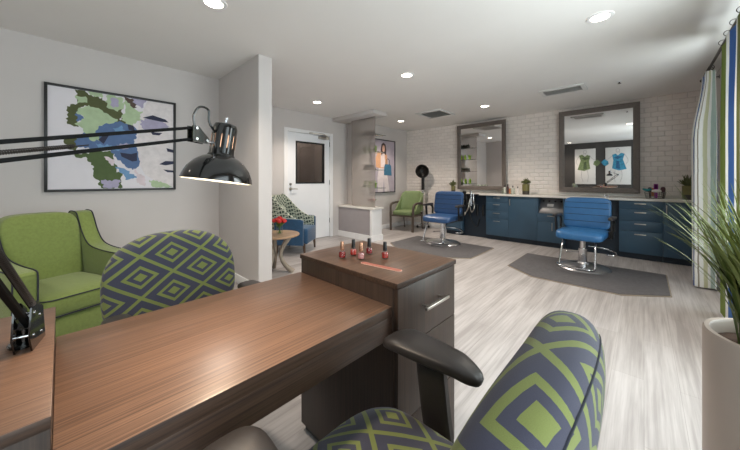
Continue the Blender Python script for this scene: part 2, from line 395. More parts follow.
def puff(bm, c, s, e1=.35, e2=.3, nu=32, nv=20, fn=None, Mx=None, uvaxes=None):
    """superellipsoid cushion: half sizes s; e1 rounds the profile, e2 the plan; uv in metres"""
    t = bmesh.new(); uvl = t.loops.layers.uv.new('UVMap'); rows = []; uvs = {}
    for j in range(nv+1):
        ph = -pi/2+pi*j/nv; row = []
        for i in range(nu):
            th = 2*pi*i/nu
            x = spow(cos(ph), e1)*spow(cos(th), e2)*s[0]; y = spow(cos(ph), e1)*spow(sin(th), e2)*s[1]; z = spow(sin(ph), e1)*s[2]
            p = Vector((x, y, z))
            if fn: p = fn(p)
            v = t.verts.new(p+Vector(c)); k = Vector((x, y, z))
            ex = max(0, s[2]-abs(z)); f = 1+ex/max(.001, math.hypot(x, y))
            uvs[v] = (x*f, y*f) if uvaxes is None else uvaxes(k)
            row.append(v)
        rows.append(row)
    for a, b in zip(rows, rows[1:]):
        for i in range(nu):
            try:
                f = t.faces.new((a[i], a[(i+1) % nu], b[(i+1) % nu], b[i]))
                for lp in f.loops: lp[uvl].uv = uvs[lp.vert]
            except ValueError: pass
    bmesh.ops.remove_doubles(t, verts=t.verts, dist=1e-5)
    bmesh.ops.recalc_face_normals(t, faces=t.faces)
    merge(bm, t, Mx)
def sphere(bm, c, r, sc=(1, 1, 1), sub=2):
    t = bmesh.new(); bmesh.ops.create_icosphere(t, subdivisions=sub, radius=r)
    merge(bm, t, Matrix.Translation(c) @ Matrix.Diagonal((*sc, 1)))

def obj(name, bm, m, parent=None, smooth=True, loc=None, ang=35):
    me = bpy.data.meshes.new(name); bm.to_mesh(me); bm.free()
    o = bpy.data.objects.new(name, me); COL.objects.link(o)
    if isinstance(m, (list, tuple)):
        for q in m: me.materials.append(q)
    else: me.materials.append(m)
    if smooth:
        for p in me.polygons: p.use_smooth = True
        try: me.set_sharp_from_angle(angle=R(ang))
        except Exception: pass
    if parent: o.parent = parent
    if loc: o.location = loc
    return o
def tag(o, label, cat, group=None):
    o['label'] = label; o['category'] = cat
    if group: o['group'] = group
    return o
def thing(name, label, cat, loc=(0, 0, 0), rz=0, group=None):
    o = bpy.data.objects.new(name, None); COL.objects.link(o); o.empty_display_size = .1
    o.location = loc; o.rotation_euler = (0, 0, rz)
    return tag(o, label, cat, group)
def struct(name, bm, m, parent=None, smooth=False):
    o = obj(name, bm, m, parent, smooth)
    if not parent: o['kind'] = 'structure'
    return o
def dup(root, loc, rz=None, label=None):
    r = root.copy(); COL.objects.link(r); r.location = loc
    if rz is not None: r.rotation_euler = (0, 0, rz)
    if label: r['label'] = label
    def rec(o, p):
        for ch in list(o.children):
            if ch.name.startswith('~'): continue
            c = ch.copy(); COL.objects.link(c); c.parent = p; rec(ch, c)
    rec(root, r)
    return r
def qbox(name, lo, hi, m, parent=None, bev=.002, smooth=True):
    b = new(); box(b, lo, hi, bev); return obj(name, b, m, parent, smooth)

H = 2.52
XR, XL, YB, YF = .65, -4.85, 6.42, -2.2
# ------------------------------------------------------------------ room shell
b = new(); box(b, (XL-.3, YF-.3, -.08), (XR+.3, YB+.3, 0)); struct('floor', b, M['floor'])
b = new(); box(b, (XL-.3, YF-.3, H), (XR+.3, YB+.3, H+.1)); struct('ceiling', b, M['ceiling'])
b = new(); box(b, (XL-.3, YB, 0), (XR+.3, YB+.12, H)); struct('wall_back', b, M['tile'])
b = new(); box(b, (XL-.3, YF-.12, 0), (XR+.3, YF, H)); struct('wall_front', b, M['wall'])
b = new(); box(b, (-4.2, YF, 0), (-4.06, 1.42, H)); struct('wall_left', b, M['wall'])
b = new(); box(b, (-4.97, 1.42, 0), (-2.94, 1.57, H)); struct('wall_divider', b, M['wall'])
DY0, DY1, DZ = 2.88, 3.93, 2.14
b = new()
box(b, (-4.97, 1.57, 0), (XL, DY0, H)); box(b, (-4.97, DY1, 0), (XL, 4.41, H)); box(b, (-4.97, DY0, DZ), (XL, DY1, H))
struct('wall_alcove', b, M['wall'])
b = new(); box(b, (-4.97, 4.41, 0), (-4.68, YB, H)); struct('wall_far_left', b, M['wall'])
# right wall with two window openings
WZ0, WZ1 = .45, 2.3
W = [(-1.9, .9), (1.5, 4.3)]  # second opening widened out of view to light the far room
b = new()
ys = [YF, W[0][0], W[0][1], W[1][0], W[1][1], YB]
for i in (0, 2, 4): box(b, (XR, ys[i], 0), (XR+.15, ys[i+1], H))
for y0, y1 in W:
    box(b, (XR, y0, 0), (XR+.15, y1, WZ0)); box(b, (XR, y0, WZ1), (XR+.15, y1, H))
struct('wall_right', b, M['wall'])
for k, (y0, y1) in enumerate(W):
    f = new(); t_ = .05
    for a, c in (((y0, WZ0), (y0+t_, WZ1)), ((y1-t_, WZ0), (y1, WZ1)), ((y0, WZ0), (y1, WZ0+t_)), ((y0, WZ1-t_), (y1, WZ1)), (((y0+y1)/2-.025, WZ0), ((y0+y1)/2+.025, WZ1))):
        box(f, (XR+.05, a[0], a[1]), (XR+.11, c[0], c[1]))
    w = struct('window_%d' % (k+1), f, M['white'])
    g = new(); box(g, (XR+.075, y0+.04, WZ0+.04), (XR+.081, y1-.04, WZ1-.04)); obj('window_pane', g, M['glass'], w, False)
# ceiling header over the half wall, half wall
b = new(); box(b, (XL+.001, 3.98, H-.075), (-3.67, 4.38, H-.001), .004); struct('trim_1', b, M['wall'], smooth=True)
hw = new(); box(hw, (XL+.001, 4.15, .0), (-3.86, 4.41, .62)); hw = struct('wall_half', hw, M['taupe'])
b = new(); box(b, (-3.90, 4.135, 0), (-3.84, 4.425, .62), .003); obj('end_panel', b, M['white'], hw)
b = new(); box(b, (XL+.001, 4.12, .62), (-3.80, 4.44, .66), .004); obj('cap', b, M['quartz'], hw)
b = new(); box(b, (XL+.001, 4.13, 0), (-3.9, 4.15, .11)); box(b, (-3.84, 4.11, 0), (-3.82, 4.44, .11)); box(b, (-3.9, 4.115, 0), (-3.84, 4.135, .11)); obj('skirting', b, M['white'], hw)
# baseboards
def base(name, lo, hi):
    b = new(); box(b, lo, hi, .004); struct(name, b, M['white'], smooth=True)
base('baseboard_left', (-4.06, YF, 0), (-4.045, 1.42, .1))
base('baseboard_divider', (-4.06, 1.405, 0), (-2.925, 1.42, .1))
b = new(); box(b, (-2.94, 1.42, 0), (-2.925, 1.585, .1)); box(b, (-4.84, 1.57, 0), (-2.925, 1.585, .1)); struct('baseboard_divider_end', b, M['white'])
base('baseboard_alcove', (XL, 1.585, 0), (XL+.015, DY0-.07, .1))
base('baseboard_far_left', (-4.68, 4.45, 0), (-4.665, YB-.02, .1))
base('baseboard_back', (-4.66, YB-.015, 0), (-3.35, YB, .1))
base('baseboard_right', (XR-.015, YF, 0), (XR, 5.75, .1))
# door
b = new(); box(b, (-4.93, DY0+.02, .012), (-4.885, DY1-.02, DZ-.02), .002)
# leaf with window hole: build from rails
b.free(); b = new()
y0, y1, zt = DY0+.025, DY1-.025, DZ-.025; wy0, wy1, wz0, wz1 = 3.10, 3.765, 1.14, 1.945
for lo, hi in (((y0, .012), (wy0, zt)), ((wy1, .012), (y1, zt)), ((wy0, .012), (wy1, wz0)), ((wy0, wz1), (wy1, zt))):
    box(b, (-4.915, lo[0], lo[1]), (-4.87, hi[0], hi[1]))
door = struct('door_1', b, M['door'])
b = new()
for lo, hi in (((wy0-.012, wz0-.012), (wy0+.015, wz1+.012)), ((wy1-.015, wz0-.012), (wy1+.012, wz1+.012)), ((wy0, wz0-.012), (wy1, wz0+.015)), ((wy0, wz1-.015), (wy1, wz1+.012))):
    box(b, (-4.92, lo[0], lo[1]), (-4.862, hi[0], hi[1]), .002)
obj('glazing_frame', b, M['frameblack'], door)
qbox('pane', (-4.896, wy0, wz0), (-4.890, wy1, wz1), M['doorglass'], door, 0, False)
b = new(); cyl(b, (-4.87, 2.975, 1.03), (-4.862, 2.975, 1.03), .032); cyl(b, (-4.862, 2.975, 1.03), (-4.82, 2.975, 1.03), .011)
tube(b, smooth_path([(-4.822, 2.965, 1.03), (-4.818, 3.02, 1.032), (-4.822, 3.10, 1.028)]), .009)
cyl(b, (-4.87, 2.975, 1.12), (-4.855, 2.975, 1.12), .022)
obj('handle', b, M['brushed'], door)
b = new(); box(b, (-4.87, 3.62, 2.04), (-4.81, 3.86, 2.10), .006)
tube(b, [(-4.80, 3.79, 2.11), (-4.70, 3.62, 2.12), (-4.83, 3.42, 2.135)], .011); box(b, (-4.845, 3.38, 2.12), (-4.82, 3.46, 2.15), .003)
cyl(b, (-4.80, 3.79, 2.06), (-4.80, 3.79, 2.12), .014)
obj('door_closer', b, M['brushed'], door)
for z in (.35, 1.15, 1.95):
    b = new(); cyl(b, (-4.862, y1+.008, z-.05), (-4.862, y1+.008, z+.05), .008, seg=10); obj('hinge', b, M['darkmetal'], door)
b = new(); box(b, (-4.90, DY0-.055, 0), (-4.838, DY0+.02, DZ+.045), .004); box(b, (-4.90, DY1-.02, 0), (-4.838, DY1+.055, DZ+.045), .004)
box(b, (-4.90, DY0+.02, DZ-.02), (-4.838, DY1-.02, DZ+.045), .004)
struct('trim_2', b, M['white'], smooth=True)
b = new(); box(b, (-5.9, 2.6, 0), (-5.8, 4.2, 2.4)); box(b, (-5.8, 2.5, 0), (-4.98, 2.6, 2.4)); box(b, (-5.8, 4.2, 0), (-4.98, 4.3, 2.4)); box(b, (-5.9, 2.5, 2.4), (-4.98, 4.3, 2.45)); box(b, (-5.9, 2.5, -.05), (-4.98, 4.3, 0))
struct('wall_corridor', b, M['wall'])

# ------------------------------------------------------------------ downlights, vents, sprinkler
LP = [(-2.33, .78), (-.26, 2.99), (-2.17, 2.98), (-4.03, 2.97), (-3.96, 5.21), (-2.07, 5.18), (-2.2, -1.4)]  # last position is an extra downlight, added out of view for lighting
LL = ['recessed downlight in ceiling above the armchair and floral artwork', 'recessed downlight nearest to the striped curtains', 'recessed downlight at centre of the ceiling',
      'recessed downlight above the white door', 'recessed downlight beside the ceiling header, near framed fashion photo', 'recessed downlight between the two ceiling vents', 'added unseen downlight behind the armchair, near front wall']
for (x, y), lab in zip(LP, LL):
    t = thing('recessed_downlight', lab, 'ceiling light', (x, y, H), 0, 'recessed ceiling downlights')
    b = new(); lathe(b, [(.062, -.001), (.064, -.008), (.088, -.006), (.092, -.0005)], 32, close=False); obj('trim_ring', b, M['white'], t)
    b = new(); lathe(b, [(0, -.004), (.063, -.004), (.063, -.001), (0, -.001)], 32, close=False); obj('lens', b, M['lens'], t)
    ld = bpy.data.lights.new('downlight_beam', 'SPOT'); ld.energy = 90; ld.spot_size = R(125); ld.spot_blend = .8; ld.shadow_soft_size = .06; ld.color = (1, .87, .74)
    lo = bpy.data.objects.new('downlight_beam', ld); COL.objects.link(lo); lo.parent = t; lo.location = (0, 0, -.02)
def vent(lab, cx, cy, w, h):
    t = thing('ceiling_vent', lab, 'vent', (cx, cy, H), 0, 'ceiling air vents')
    b = new()
    for lo, hi in (((-w/2, -h/2), (w/2, -h/2+.05)), ((-w/2, h/2-.05), (w/2, h/2)), ((-w/2, -h/2+.05), (-w/2+.05, h/2-.05)), ((w/2-.05, -h/2+.05), (w/2, h/2-.05))):
        box(b, (*lo, -.022), (*hi, -.0005), .002)
    obj('frame', b, M['vent'], t)
    b = new(); box(b, (-w/2+.045, -h/2+.045, -.004), (w/2-.045, h/2-.045, -.001)); obj('backing', b, M['ventdark'], t, False)
    n = 9
    b = new()
    for i in range(n):
        y = -h/2+.07+(h-.14)*i/(n-1)
        box(b, (-w/2+.05, -.014, -.001), (w/2-.05, .014, .001), 0, Matrix.Translation((0, y, -.013)) @ Matrix.Rotation(R(38), 4, 'X'))
    obj('louvre', b, M['louvre'], t, False)
vent('square ceiling air vent above the left barber chair', -3.02, 5.10, .56, .58)
vent('rectangular ceiling air vent in front of the large right mirror', -.87, 5.03, .56, .36)
t = thing('fire_sprinkler', 'small round fire sprinkler on ceiling near right mirror', 'sprinkler', (-.24, 5.12, H))
b = new(); lathe(b, [(0, -.001), (.03, -.001), (.03, -.006), (.012, -.010), (0, -.010)], 20); obj('escutcheon', b, M['white'], t)
b = new(); cyl(b, (0, 0, -.028), (0, 0, -.009), .007); cyl(b, (0, 0, -.031), (0, 0, -.028), .018); obj('deflector', b, M['darkmetal'], t)

# ------------------------------------------------------------------ counter run
YC = 5.95     # cabinet fronts
t = thing('quartz_countertop', 'long white quartz countertop on the navy cabinets under the mirrors', 'countertop', (0, 0, 0))
b = new(); box(b, (-3.27, YC-.025, .885), (XR-.001, YB-.001, .92), .003); obj('slab', b, M['quartz'], t)
b = new(); box(b, (-3.27, YB-.018, .92), (XR-.001, YB-.001, .965), .003); obj('backsplash', b, M['quartz'], t)
def pull(parent, c, ln=.13, vert=False, m='brushed'):
    b = new(); x, y, z = c
    if vert:
        box(b, (x-.006, y-.030, z-ln/2), (x+.006, y-.020, z+ln/2), .003)
        for s in (-1, 1): cyl(b, (x, y-.025, z+s*(ln/2-.015)), (x, y, z+s*(ln/2-.015)), .005, seg=8)
    else:
        box(b, (x-ln/2, y-.030, z-.007), (x+ln/2, y-.020, z+.007), .003)
        for s in (-1, 1): cyl(b, (x+s*(ln/2-.015), y-.025, z), (x+s*(ln/2-.015), y, z), .005, seg=8)
    return obj('handle', b, M[m], parent)
def cabinet(name, lab, x0, x1, fronts, grp='navy blue counter cabinets'):
    t = thing(name, lab, 'cabinet', ((x0+x1)/2, 0, 0), 0, grp); c = (x0+x1)/2
    b = new(); box(b, (x0-c+.001, YC+.02, .09), (x1-c-.001, YB-.001, .884)); obj('carcass', b, M['navycab'], t, False)
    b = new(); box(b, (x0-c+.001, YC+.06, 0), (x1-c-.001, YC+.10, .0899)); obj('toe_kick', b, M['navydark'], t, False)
    for kind, a0, a1, z0, z1 in fronts:
        d = qbox(kind, (a0-c+.002, YC, z0+.002), (a1-c-.002, YC+.0199, z1-.002), M['navycab'], t, .002)
        if kind == 'drawer': pull(d, ((a0+a1)/2-c, YC, z1-.042))
        else: pull(d, (a0-c+.035, YC, z1-.11), .13, True)
    return t
def drawers(x0, x1): return [('drawer', x0, x1, .76, .88), ('drawer', x0, x1, .63, .76), ('drawer', x0, x1, .45, .63), ('drawer', x0, x1, .09, .45)]
def drawers4(x0, x1): return [('drawer', x0, x1, z0, z1) for z0, z1 in ((.752, .884), (.58, .752), (.423, .58), (.09, .423))]
cabinet('drawer_cabinet', 'navy four drawer cabinet just left of the middle door cabinet', -2.35, -1.92, drawers4(-2.35, -1.92))
cabinet('door_cabinet', 'plain navy single door cabinet between drawer unit and appliance niche', -1.92, -1.42, [('door', -1.92, -1.42, .09, .88)])
cabinet('drawer_cabinet', 'navy four drawer cabinet to the right of the right barber chair', -.284, .20, drawers4(-.284, .20))
cabinet('door_cabinet', 'navy single door cabinet at right end beside the curtains', .20, XR-.002, [('door', .20, XR-.002, .09, .88)])
# niche units
def niche(x0, x1, lab, tools):
    c = (x0+x1)/2; t = thing('appliance_niche_cabinet', lab, 'cabinet', (c, 0, 0), 0, 'navy blue counter cabinets')
    w = (x1-x0)/2
    b = new(); box(b, (-w+.001, YC+.02, .09), (w-.001, YB-.001, .60)); box(b, (-w+.001, YC+.001, .6), (-w+.02, YB-.001, .884)); box(b, (w-.02, YC+.001, .6), (w-.001, YB-.001, .884)); box(b, (-w+.02, YC+.26, .6), (w-.02, YC+.28, .884))
    obj('carcass', b, M['navycab'], t, False)
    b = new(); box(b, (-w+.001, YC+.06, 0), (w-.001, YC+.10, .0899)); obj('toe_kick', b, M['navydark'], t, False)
    # sloping steel outlet tray
    b = new(); prism(b, [(YC+.01, .602), (YC+.255, .602), (YC+.255, .86), (YC+.20, .86), (YC+.03, .65)], -w+.022, w-.022, 'x', .003)
    tr = obj('steel_tool_tray', b, mat('satin_steel', (120, 120, 122), .45, metal=.3, var=.04), t)
    for i in range(4):
        x = -w+.07+i*(2*w-.14)/3
        b = new(); cyl(b, (x, YC+.16, .815), (x, YC+.175, .80), .018, seg=14); obj('tool_socket', b, M['black'], tr)
    b = new(); box(b, (-.05, -.0, -.03), (.05, .004, .03), .001, Matrix.Translation((-.02, YC+.098, .745)) @ Matrix.Rotation(R(-39), 4, 'X')); obj('paper_card', b, M['panewhite'], tr)
    d = qbox('drawer', (-w+.002, YC, .452), (w-.002, YC+.0199, .598), M['navycab'], t); pull(d, (.02, YC, .56))
    d = qbox('door', (-w+.002, YC, .092), (w-.002, YC+.0199, .448), M['navycab'], t); pull(d, (-w+.24, YC, .37), .14, True)
niche(-1.42, -1.0, 'navy cabinet with steel outlet tray niche behind the right barber chair', True)
niche(-3.27, -2.86, 'navy cabinet with steel outlet tray niche behind the left barber chair', True)
def knee(x0, x1, lab):
    t = thing('knee_space_panel', lab, 'panel', ((x0+x1)/2, 0, 0), 0, 'dark recessed knee panels'); w = (x1-x0)/2
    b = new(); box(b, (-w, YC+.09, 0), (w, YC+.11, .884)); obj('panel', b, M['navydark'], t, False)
    b = new()
    for x in (-.12, .05, .17): cyl(b, (x, YC+.07, .45), (x, YC+.07, .68), .022, seg=12)
    tube(b, smooth_path([(-.12, YC+.06, .5), (-.05, YC+.05, .3), (.04, YC+.06, .22), (.1, YC+.07, .4)]), .009)
    obj('hose', b, M['black'], t)
knee(-1.0, -.284, 'dark recessed knee panel with hanging hoses right of the right barber chair')
knee(-2.86, -2.35, 'dark recessed knee panel below the hair dryer holder')
# hair tools holder hanging on the counter edge
t = thing('hair_tool_holder', 'black hair dryer holder with chrome hoses hanging on counter edge behind left barber chair', 'tool holder', (-2.68, YC-.10, .76))
b = new(); box(b, (-.16, -.01, .0), (.14, .07, .14), .01); box(b, (-.2, -.0, .13), (.2, .075, .15), .004); obj('tray', b, M['black'], t)
b = new(); cyl(b, (-.08, -.04, .05), (-.04, -.10, .20), .045, .038, bev=.006); cyl(b, (-.04, -.02, .10), (-.02, .0, -.12), .02, bev=.004); obj('hair_dryer', b, M['black'], t)
b = new(); cyl(b, (.06, -.01, -.10), (.06, .0, .18), .016, bev=.003); cyl(b, (.12, -.02, -.06), (.11, .0, .16), .014, bev=.003); sphere(b, (.06, -.02, .2), .022); obj('curling_iron', b, M['chrome'], t)
b = new(); tube(b, smooth_path([(.05, -.03, .05), (.02, -.06, -.15), (-.06, -.05, -.26), (-.10, -.03, -.12), (-.09, -.02, .02)]), .012)
tube(b, smooth_path([(.12, -.02, .02), (.15, -.05, -.12), (.10, -.06, -.22), (.05, -.04, -.1)]), .010); sphere(b, (-.05, -.06, -.26), .03, (.8, .8, 1.3)); obj('chrome_hose', b, M['brushed'], t)
# small faucet behind right barber chair
t = thing('small_faucet', 'small chrome faucet standing on countertop below the right mirror', 'faucet', (-.46, 6.05, .92))
b = new(); cyl(b, (0, 0, 0), (0, 0, .05), .012, bev=.003); tube(b, smooth_path([(0, 0, .045), (0, -.03, .06), (0, -.07, .045)]), .007); obj('spout', b, M['chrome'], t)
b = new(); cyl(b, (.04, 0, 0), (.04, 0, .03), .009); box(b, (.02, -.004, .03), (.06, .004, .037), .002); obj('tap_lever', b, M['chrome'], t)

# ------------------------------------------------------------------ mirrors
def mirror(lab, x0, x1, z0, z1, yaw=0):
    t = thing('wall_mirror', lab, 'mirror', ((x0+x1)/2, YB-.05-.55*sin(yaw), z0), 0, 'framed styling mirrors'); w = (x1-x0)/2; h = z1-z0
    t.rotation_euler = (R(.7), 0, -yaw)
    fw = .085; b = new()
    outer = [(-w, 0), (w, 0), (w, h), (-w, h)]
    prof = [(0, -.0), (0, -.025), (.01, -.03), (fw-.02, -.022), (fw, -.012), (fw, .0)]   # inset, depth
    rings = []
    for ins, dp in prof:
        rings.append([b.verts.new((sx*(w-ins), dp, zz)) for sx, zz in ((-1, ins), (1, ins), (1, h-ins), (-1, h-ins))])
    for a, c in zip(rings, rings[1:]+rings[:1]):
        for i in range(4): b.faces.new((a[i], a[(i+1) % 4], c[(i+1) % 4], c[i]))
    bmesh.ops.recalc_face_normals(b, faces=b.faces)
    obj('frame', b, M['mirrorframe'], t, False)
    qbox('mirror_glass', (-w+fw-.01, -.009, fw-.01), (w-fw+.01, -.004, h-fw+.01), M['mirror'], t, 0, False)
mirror('large dark-framed wall mirror on tile, nearest the curtains', -1.15, -.045, .985, 2.455)
mirror('dark-framed wall mirror on tile behind the left barber chair', -3.17, -2.075, .985, 2.455, R(2.5))

# ------------------------------------------------------------------ things on the counter
def tuft_leaves(bm, c, n, r0, r1, up, w, seed):
    rnd = random.Random(seed)
    for i in range(n):
        a = rnd.uniform(0, 2*pi); el = rnd.uniform(up[0], up[1]); ln = rnd.uniform(r0, r1)
        d = Vector((cos(a)*cos(el), sin(a)*cos(el), sin(el))); side = d.cross(Vector((0, 0, 1))).normalized(); nn = side.cross(d).normalized()
        o = Vector(c); w_ = w*rnd.uniform(.8, 1.2)
        prev = None
        for k, (s, ww) in enumerate(((0, .3), (.35, .8), (.7, 1), (.92, .6), (1, .05))):
            p = o+d*ln*s+Vector((0, 0, .25*ln*s*s))
            ring = [bm.verts.new(p+side*w_*ww), bm.verts.new(p+nn*w_*.45*ww), bm.verts.new(p-side*w_*ww), bm.verts.new(p-nn*w_*.45*ww)]
            if prev:
                for j in range(4): bm.faces.new((prev[j], prev[(j+1) % 4], ring[(j+1) % 4], ring[j]))
            prev = ring
        bm.faces.new(prev)
def succulent(lab, x, y, z, r, h, lv=.1, seed=1):
    t = thing('potted_succulent', lab, 'potted plant', (x, y, z), 0, 'succulents in two-tone pots')
    b = new(); lathe(b, [(r*.92, 0), (r*.96, h*.35)], 28); obj('pot_base', b, M['darkpot'], t)
    b = new(); lathe(b, [(r*.96, h*.35+.0005), (r, h), (r*.86, h), (r*.84, h*.9), (0, h*.9)], 28); obj('pot', b, M['olivepot'], t)
    b = new(); tuft_leaves(b, (0, 0, h*.9), 46, lv*.5, lv, (.25, 1.45), .011, seed)
    for k in range(7):
        a = k*2*pi/7; tuft_leaves(b, (cos(a)*r*.8, sin(a)*r*.8, h*.98+.02), 9, lv*.3, lv*.5, (.0, 1.5), .009, seed+k)
    obj('foliage', b, M['succulent'], t, False)
succulent('two-tone potted succulent left of the left mirror', -3.20, 6.20, .92, .05, .15, .13, 3)
succulent('two-tone potted succulent on counter between the two mirrors', -1.66, 6.15, .92, .065, .20, .12, 5)
succulent('two-tone potted succulent at right end beside curtain', .47, 6.13, .92, .075, .20, .16, 8)
t = thing('bottle_caddy', 'clear square caddy holding bottles beside the left mirror', 'caddy', (-1.97, 6.12, .92))
b = new()
for lo, hi in (((-.11, -.06, 0), (.11, .06, .006)), ((-.11, -.06, 0), (-.106, .06, .12)), ((.106, -.06, 0), (.11, .06, .12)), ((-.11, -.06, 0), (.11, -.056, .12)), ((-.11, .056, 0), (.11, .06, .12))): box(b, lo, hi)
obj('caddy_walls', b, M['glass'], t, False)
for i, (x, y, r, h, m, cm, lab) in enumerate(((-.07, 0, .022, .17, 'panewhite', 'black', 'tall white bottle with black cap in the clear caddy'), (-.015, .015, .02, .19, 'maroon', 'black', 'dark bottle, tallest in the clear caddy'), (.03, -.01, .018, .14, 'orange', 'panewhite', 'short coral bottle with white cap in the clear caddy'), (.08, .01, .02, .16, 'panewhite', 'navydark', 'white bottle with navy cap at right of the clear caddy'))):
    q = thing('product_bottle', lab, 'bottle', (-1.97+x, 6.12+y, .9275), 0, 'product bottles in caddy')
    b = new(); lathe(b, [(r, 0), (r, h*.68), (r*.5, h*.76)], 16); obj('bottle_body', b, M[m], q)
    b = new(); lathe(b, [(r*.55, h*.76), (r*.55, h), (r*.4, h)], 14); obj('cap', b, M[cm], q)
q = thing('product_bottle', 'lone small white bottle right of the clear caddy', 'bottle', (-1.80, 6.13, .92))
b = new(); lathe(b, [(.02, 0), (.02, .10), (.01, .12)], 16); obj('bottle_body', b, M['panewhite'], q)
b = new(); lathe(b, [(.010, .12), (.010, .15), (.008, .152)], 14); obj('cap', b, M['black'], q)
# wire basket with tools
t = thing('wire_basket', 'grey wire basket of hair tools on counter right of the right mirror', 'basket', (.12, 6.12, .92))
b = new()
for z, rx, ry in ((.003, .10, .07), (.035, .105, .075), (.07, .11, .08), (.10, .118, .085)):
    tube(b, [(rx*spow(cos(a), .6), ry*spow(sin(a), .6), z) for a in [2*pi*i/32 for i in range(32)]], .0028, 6, True)
for i in range(28):
    a = 2*pi*i/28; c_, s_ = spow(cos(a), .6), spow(sin(a), .6)
    cyl(b, (.10*c_, .07*s_, .003), (.118*c_, .085*s_, .10), .0022, seg=6)
for i in range(9): cyl(b, (-.1+.025*i, -.06, .003), (-.1+.025*i, .06, .003), .002, seg=6)
obj('wire_body', b, M['wire'], t)
def intool(name, lab, cat, bmf, m, x, y, rz=0):
    o = bpy.data.objects.new(name, None)
    b = new(); bmf(b); o = obj(name, b, M[m]); o.location = (.12+x, 6.12+y, .93); o.rotation_euler = (0, 0, rz); tag(o, lab, cat, 'hair tools in the wire basket')
intool('sectioning_comb', 'upright magenta comb in the wire basket', 'comb', lambda b: (box(b, (-.018, -.004, .0), (.018, .004, .21), .003), box(b, (-.024, -.004, .13), (.024, .004, .21), .003)), 'purple', .01, .02)
intool('hair_clip', 'large teal clip at left of the wire basket', 'hair clip', lambda b: puff(b, (0, 0, .115), (.055, .03, .02), .8, .8, 20, 10, fn=lambda p: Vector((p.x, p.y, p.z+.3*abs(p.x)))), 'teal', -.085, -.01)
intool('white_sponge', 'white rounded sponge at front of the wire basket', 'sponge', lambda b: puff(b, (0, 0, .105), (.055, .03, .025), .9, .9, 20, 10), 'panewhite', .015, -.04)
intool('round_brush', 'dark round brush at right of the wire basket', 'brush', lambda b: (cyl(b, (0, 0, 0), (.01, 0, .09), .01), lathe(b, [(.0, .07), (.026, .085), (.028, .14), (.02, .165), (0, .17)], 16)), 'maroon', .085, 0)
intool('round_brush', 'dark round brush behind the teal clip', 'brush', lambda b: (cyl(b, (0, 0, 0), (0, 0, .09), .01), lathe(b, [(.0, .07), (.024, .085), (.026, .13), (.02, .155), (0, .16)], 16)), 'maroon', -.055, .035)
intool('hair_roller', 'coral hair roller in the middle of the wire basket', 'hair roller', lambda b: lathe(b, [(.016, .03), (.018, .035), (.018, .145), (.016, .15)], 16), 'orange', -.025, .03)

# ------------------------------------------------------------------ frosted panel, shelves and shelf plants
t = thing('frosted_glass_panel', 'tall frosted glass panel rising from half wall to ceiling header', 'glass panel', (-4.165, 4.215, .66))
b = new(); box(b, (-.335, -.006, 0), (.335, .006, H-.075-.66)); obj('glass_sheet', b, M['frosted'], t, False)
for i, z in enumerate((1.04, 1.40, 1.76, 2.10)):
    nm = ['lowest', 'second lowest', 'second highest', 'highest'][i]
    s = thing('glass_shelf', nm + ' clear glass shelf behind the frosted panel', 'shelf', (-4.13, 4.37, z), 0, 'glass display shelves')
    b = new(); box(b, (-.33, -.135, -.005), (.33, .135, .005), .002); obj('shelf_plate', b, M['shelfglass'], s)
    for x in (-.3, .3):
        b = new(); cyl(b, (x, -.12, -.016), (x, -.12, -.005), .008, seg=10); box(b, (x-.008, -.149, -.02), (x+.008, -.11, -.0145), .002); obj('bracket', b, M['brushed'], s)
    if i % 2 == 0:
        for k in range(3):
            x = -4.26+.14*k
            q = thing('potted_grass', ['left', 'middle', 'right'][k] + ' bright green potted plant on the %s glass shelf' % nm, 'potted plant', (x, 4.37, z+.005), 0, 'small green plants on glass shelves')
            b = new(); lathe(b, [(.03, 0), (.04, .065), (.034, .065), (.03, .055), (0, .055)], 18); obj('pot', b, M['lime'], q)
            b = new(); tuft_leaves(b, (0, 0, .05), 26, .05, .09, (.5, 1.5), .008, 30+k+i); obj('foliage', b, M['lime'], q, False)
    else:
        q = thing('planter_trough', 'dark trough of dusky succulents on the %s glass shelf' % nm, 'potted plant', (-4.13, 4.37, z+.005), 0, 'dark succulent troughs on glass shelves')
        b = new(); box(b, (-.14, -.045, 0), (.14, .045, .05), .004); obj('trough', b, M['darkpot'], q)
        b = new()
        for k in range(6): tuft_leaves(b, (-.11+.044*k, 0, .045), 22, .03, .075, (.1, 1.5), .010, 50+k+i)
        obj('foliage', b, M['leafdark'], q, False)
def rose(bm, c, r, seed=0):
    rnd = random.Random(seed)
    sphere(bm, c, r*.62, (1, 1, .9), 2)
    for ringi, (n, rr, el) in enumerate(((5, .85, .8), (7, 1.05, .35))):
        for k in range(n):
            a = 2*pi*k/n+ringi*.4+rnd.uniform(-.1, .1); d = Vector((cos(a)*cos(el), sin(a)*cos(el), sin(el)))
            t = bmesh.new(); bmesh.ops.create_icosphere(t, subdivisions=1, radius=1)
            q = Vector((0, 0, 1)).rotation_difference(d).to_matrix().to_4x4()
            merge(bm, t, Matrix.Translation(Vector(c)+d*r*.55*rr) @ q @ Matrix.Diagonal((r*.55, r*.45, r*.22, 1)))
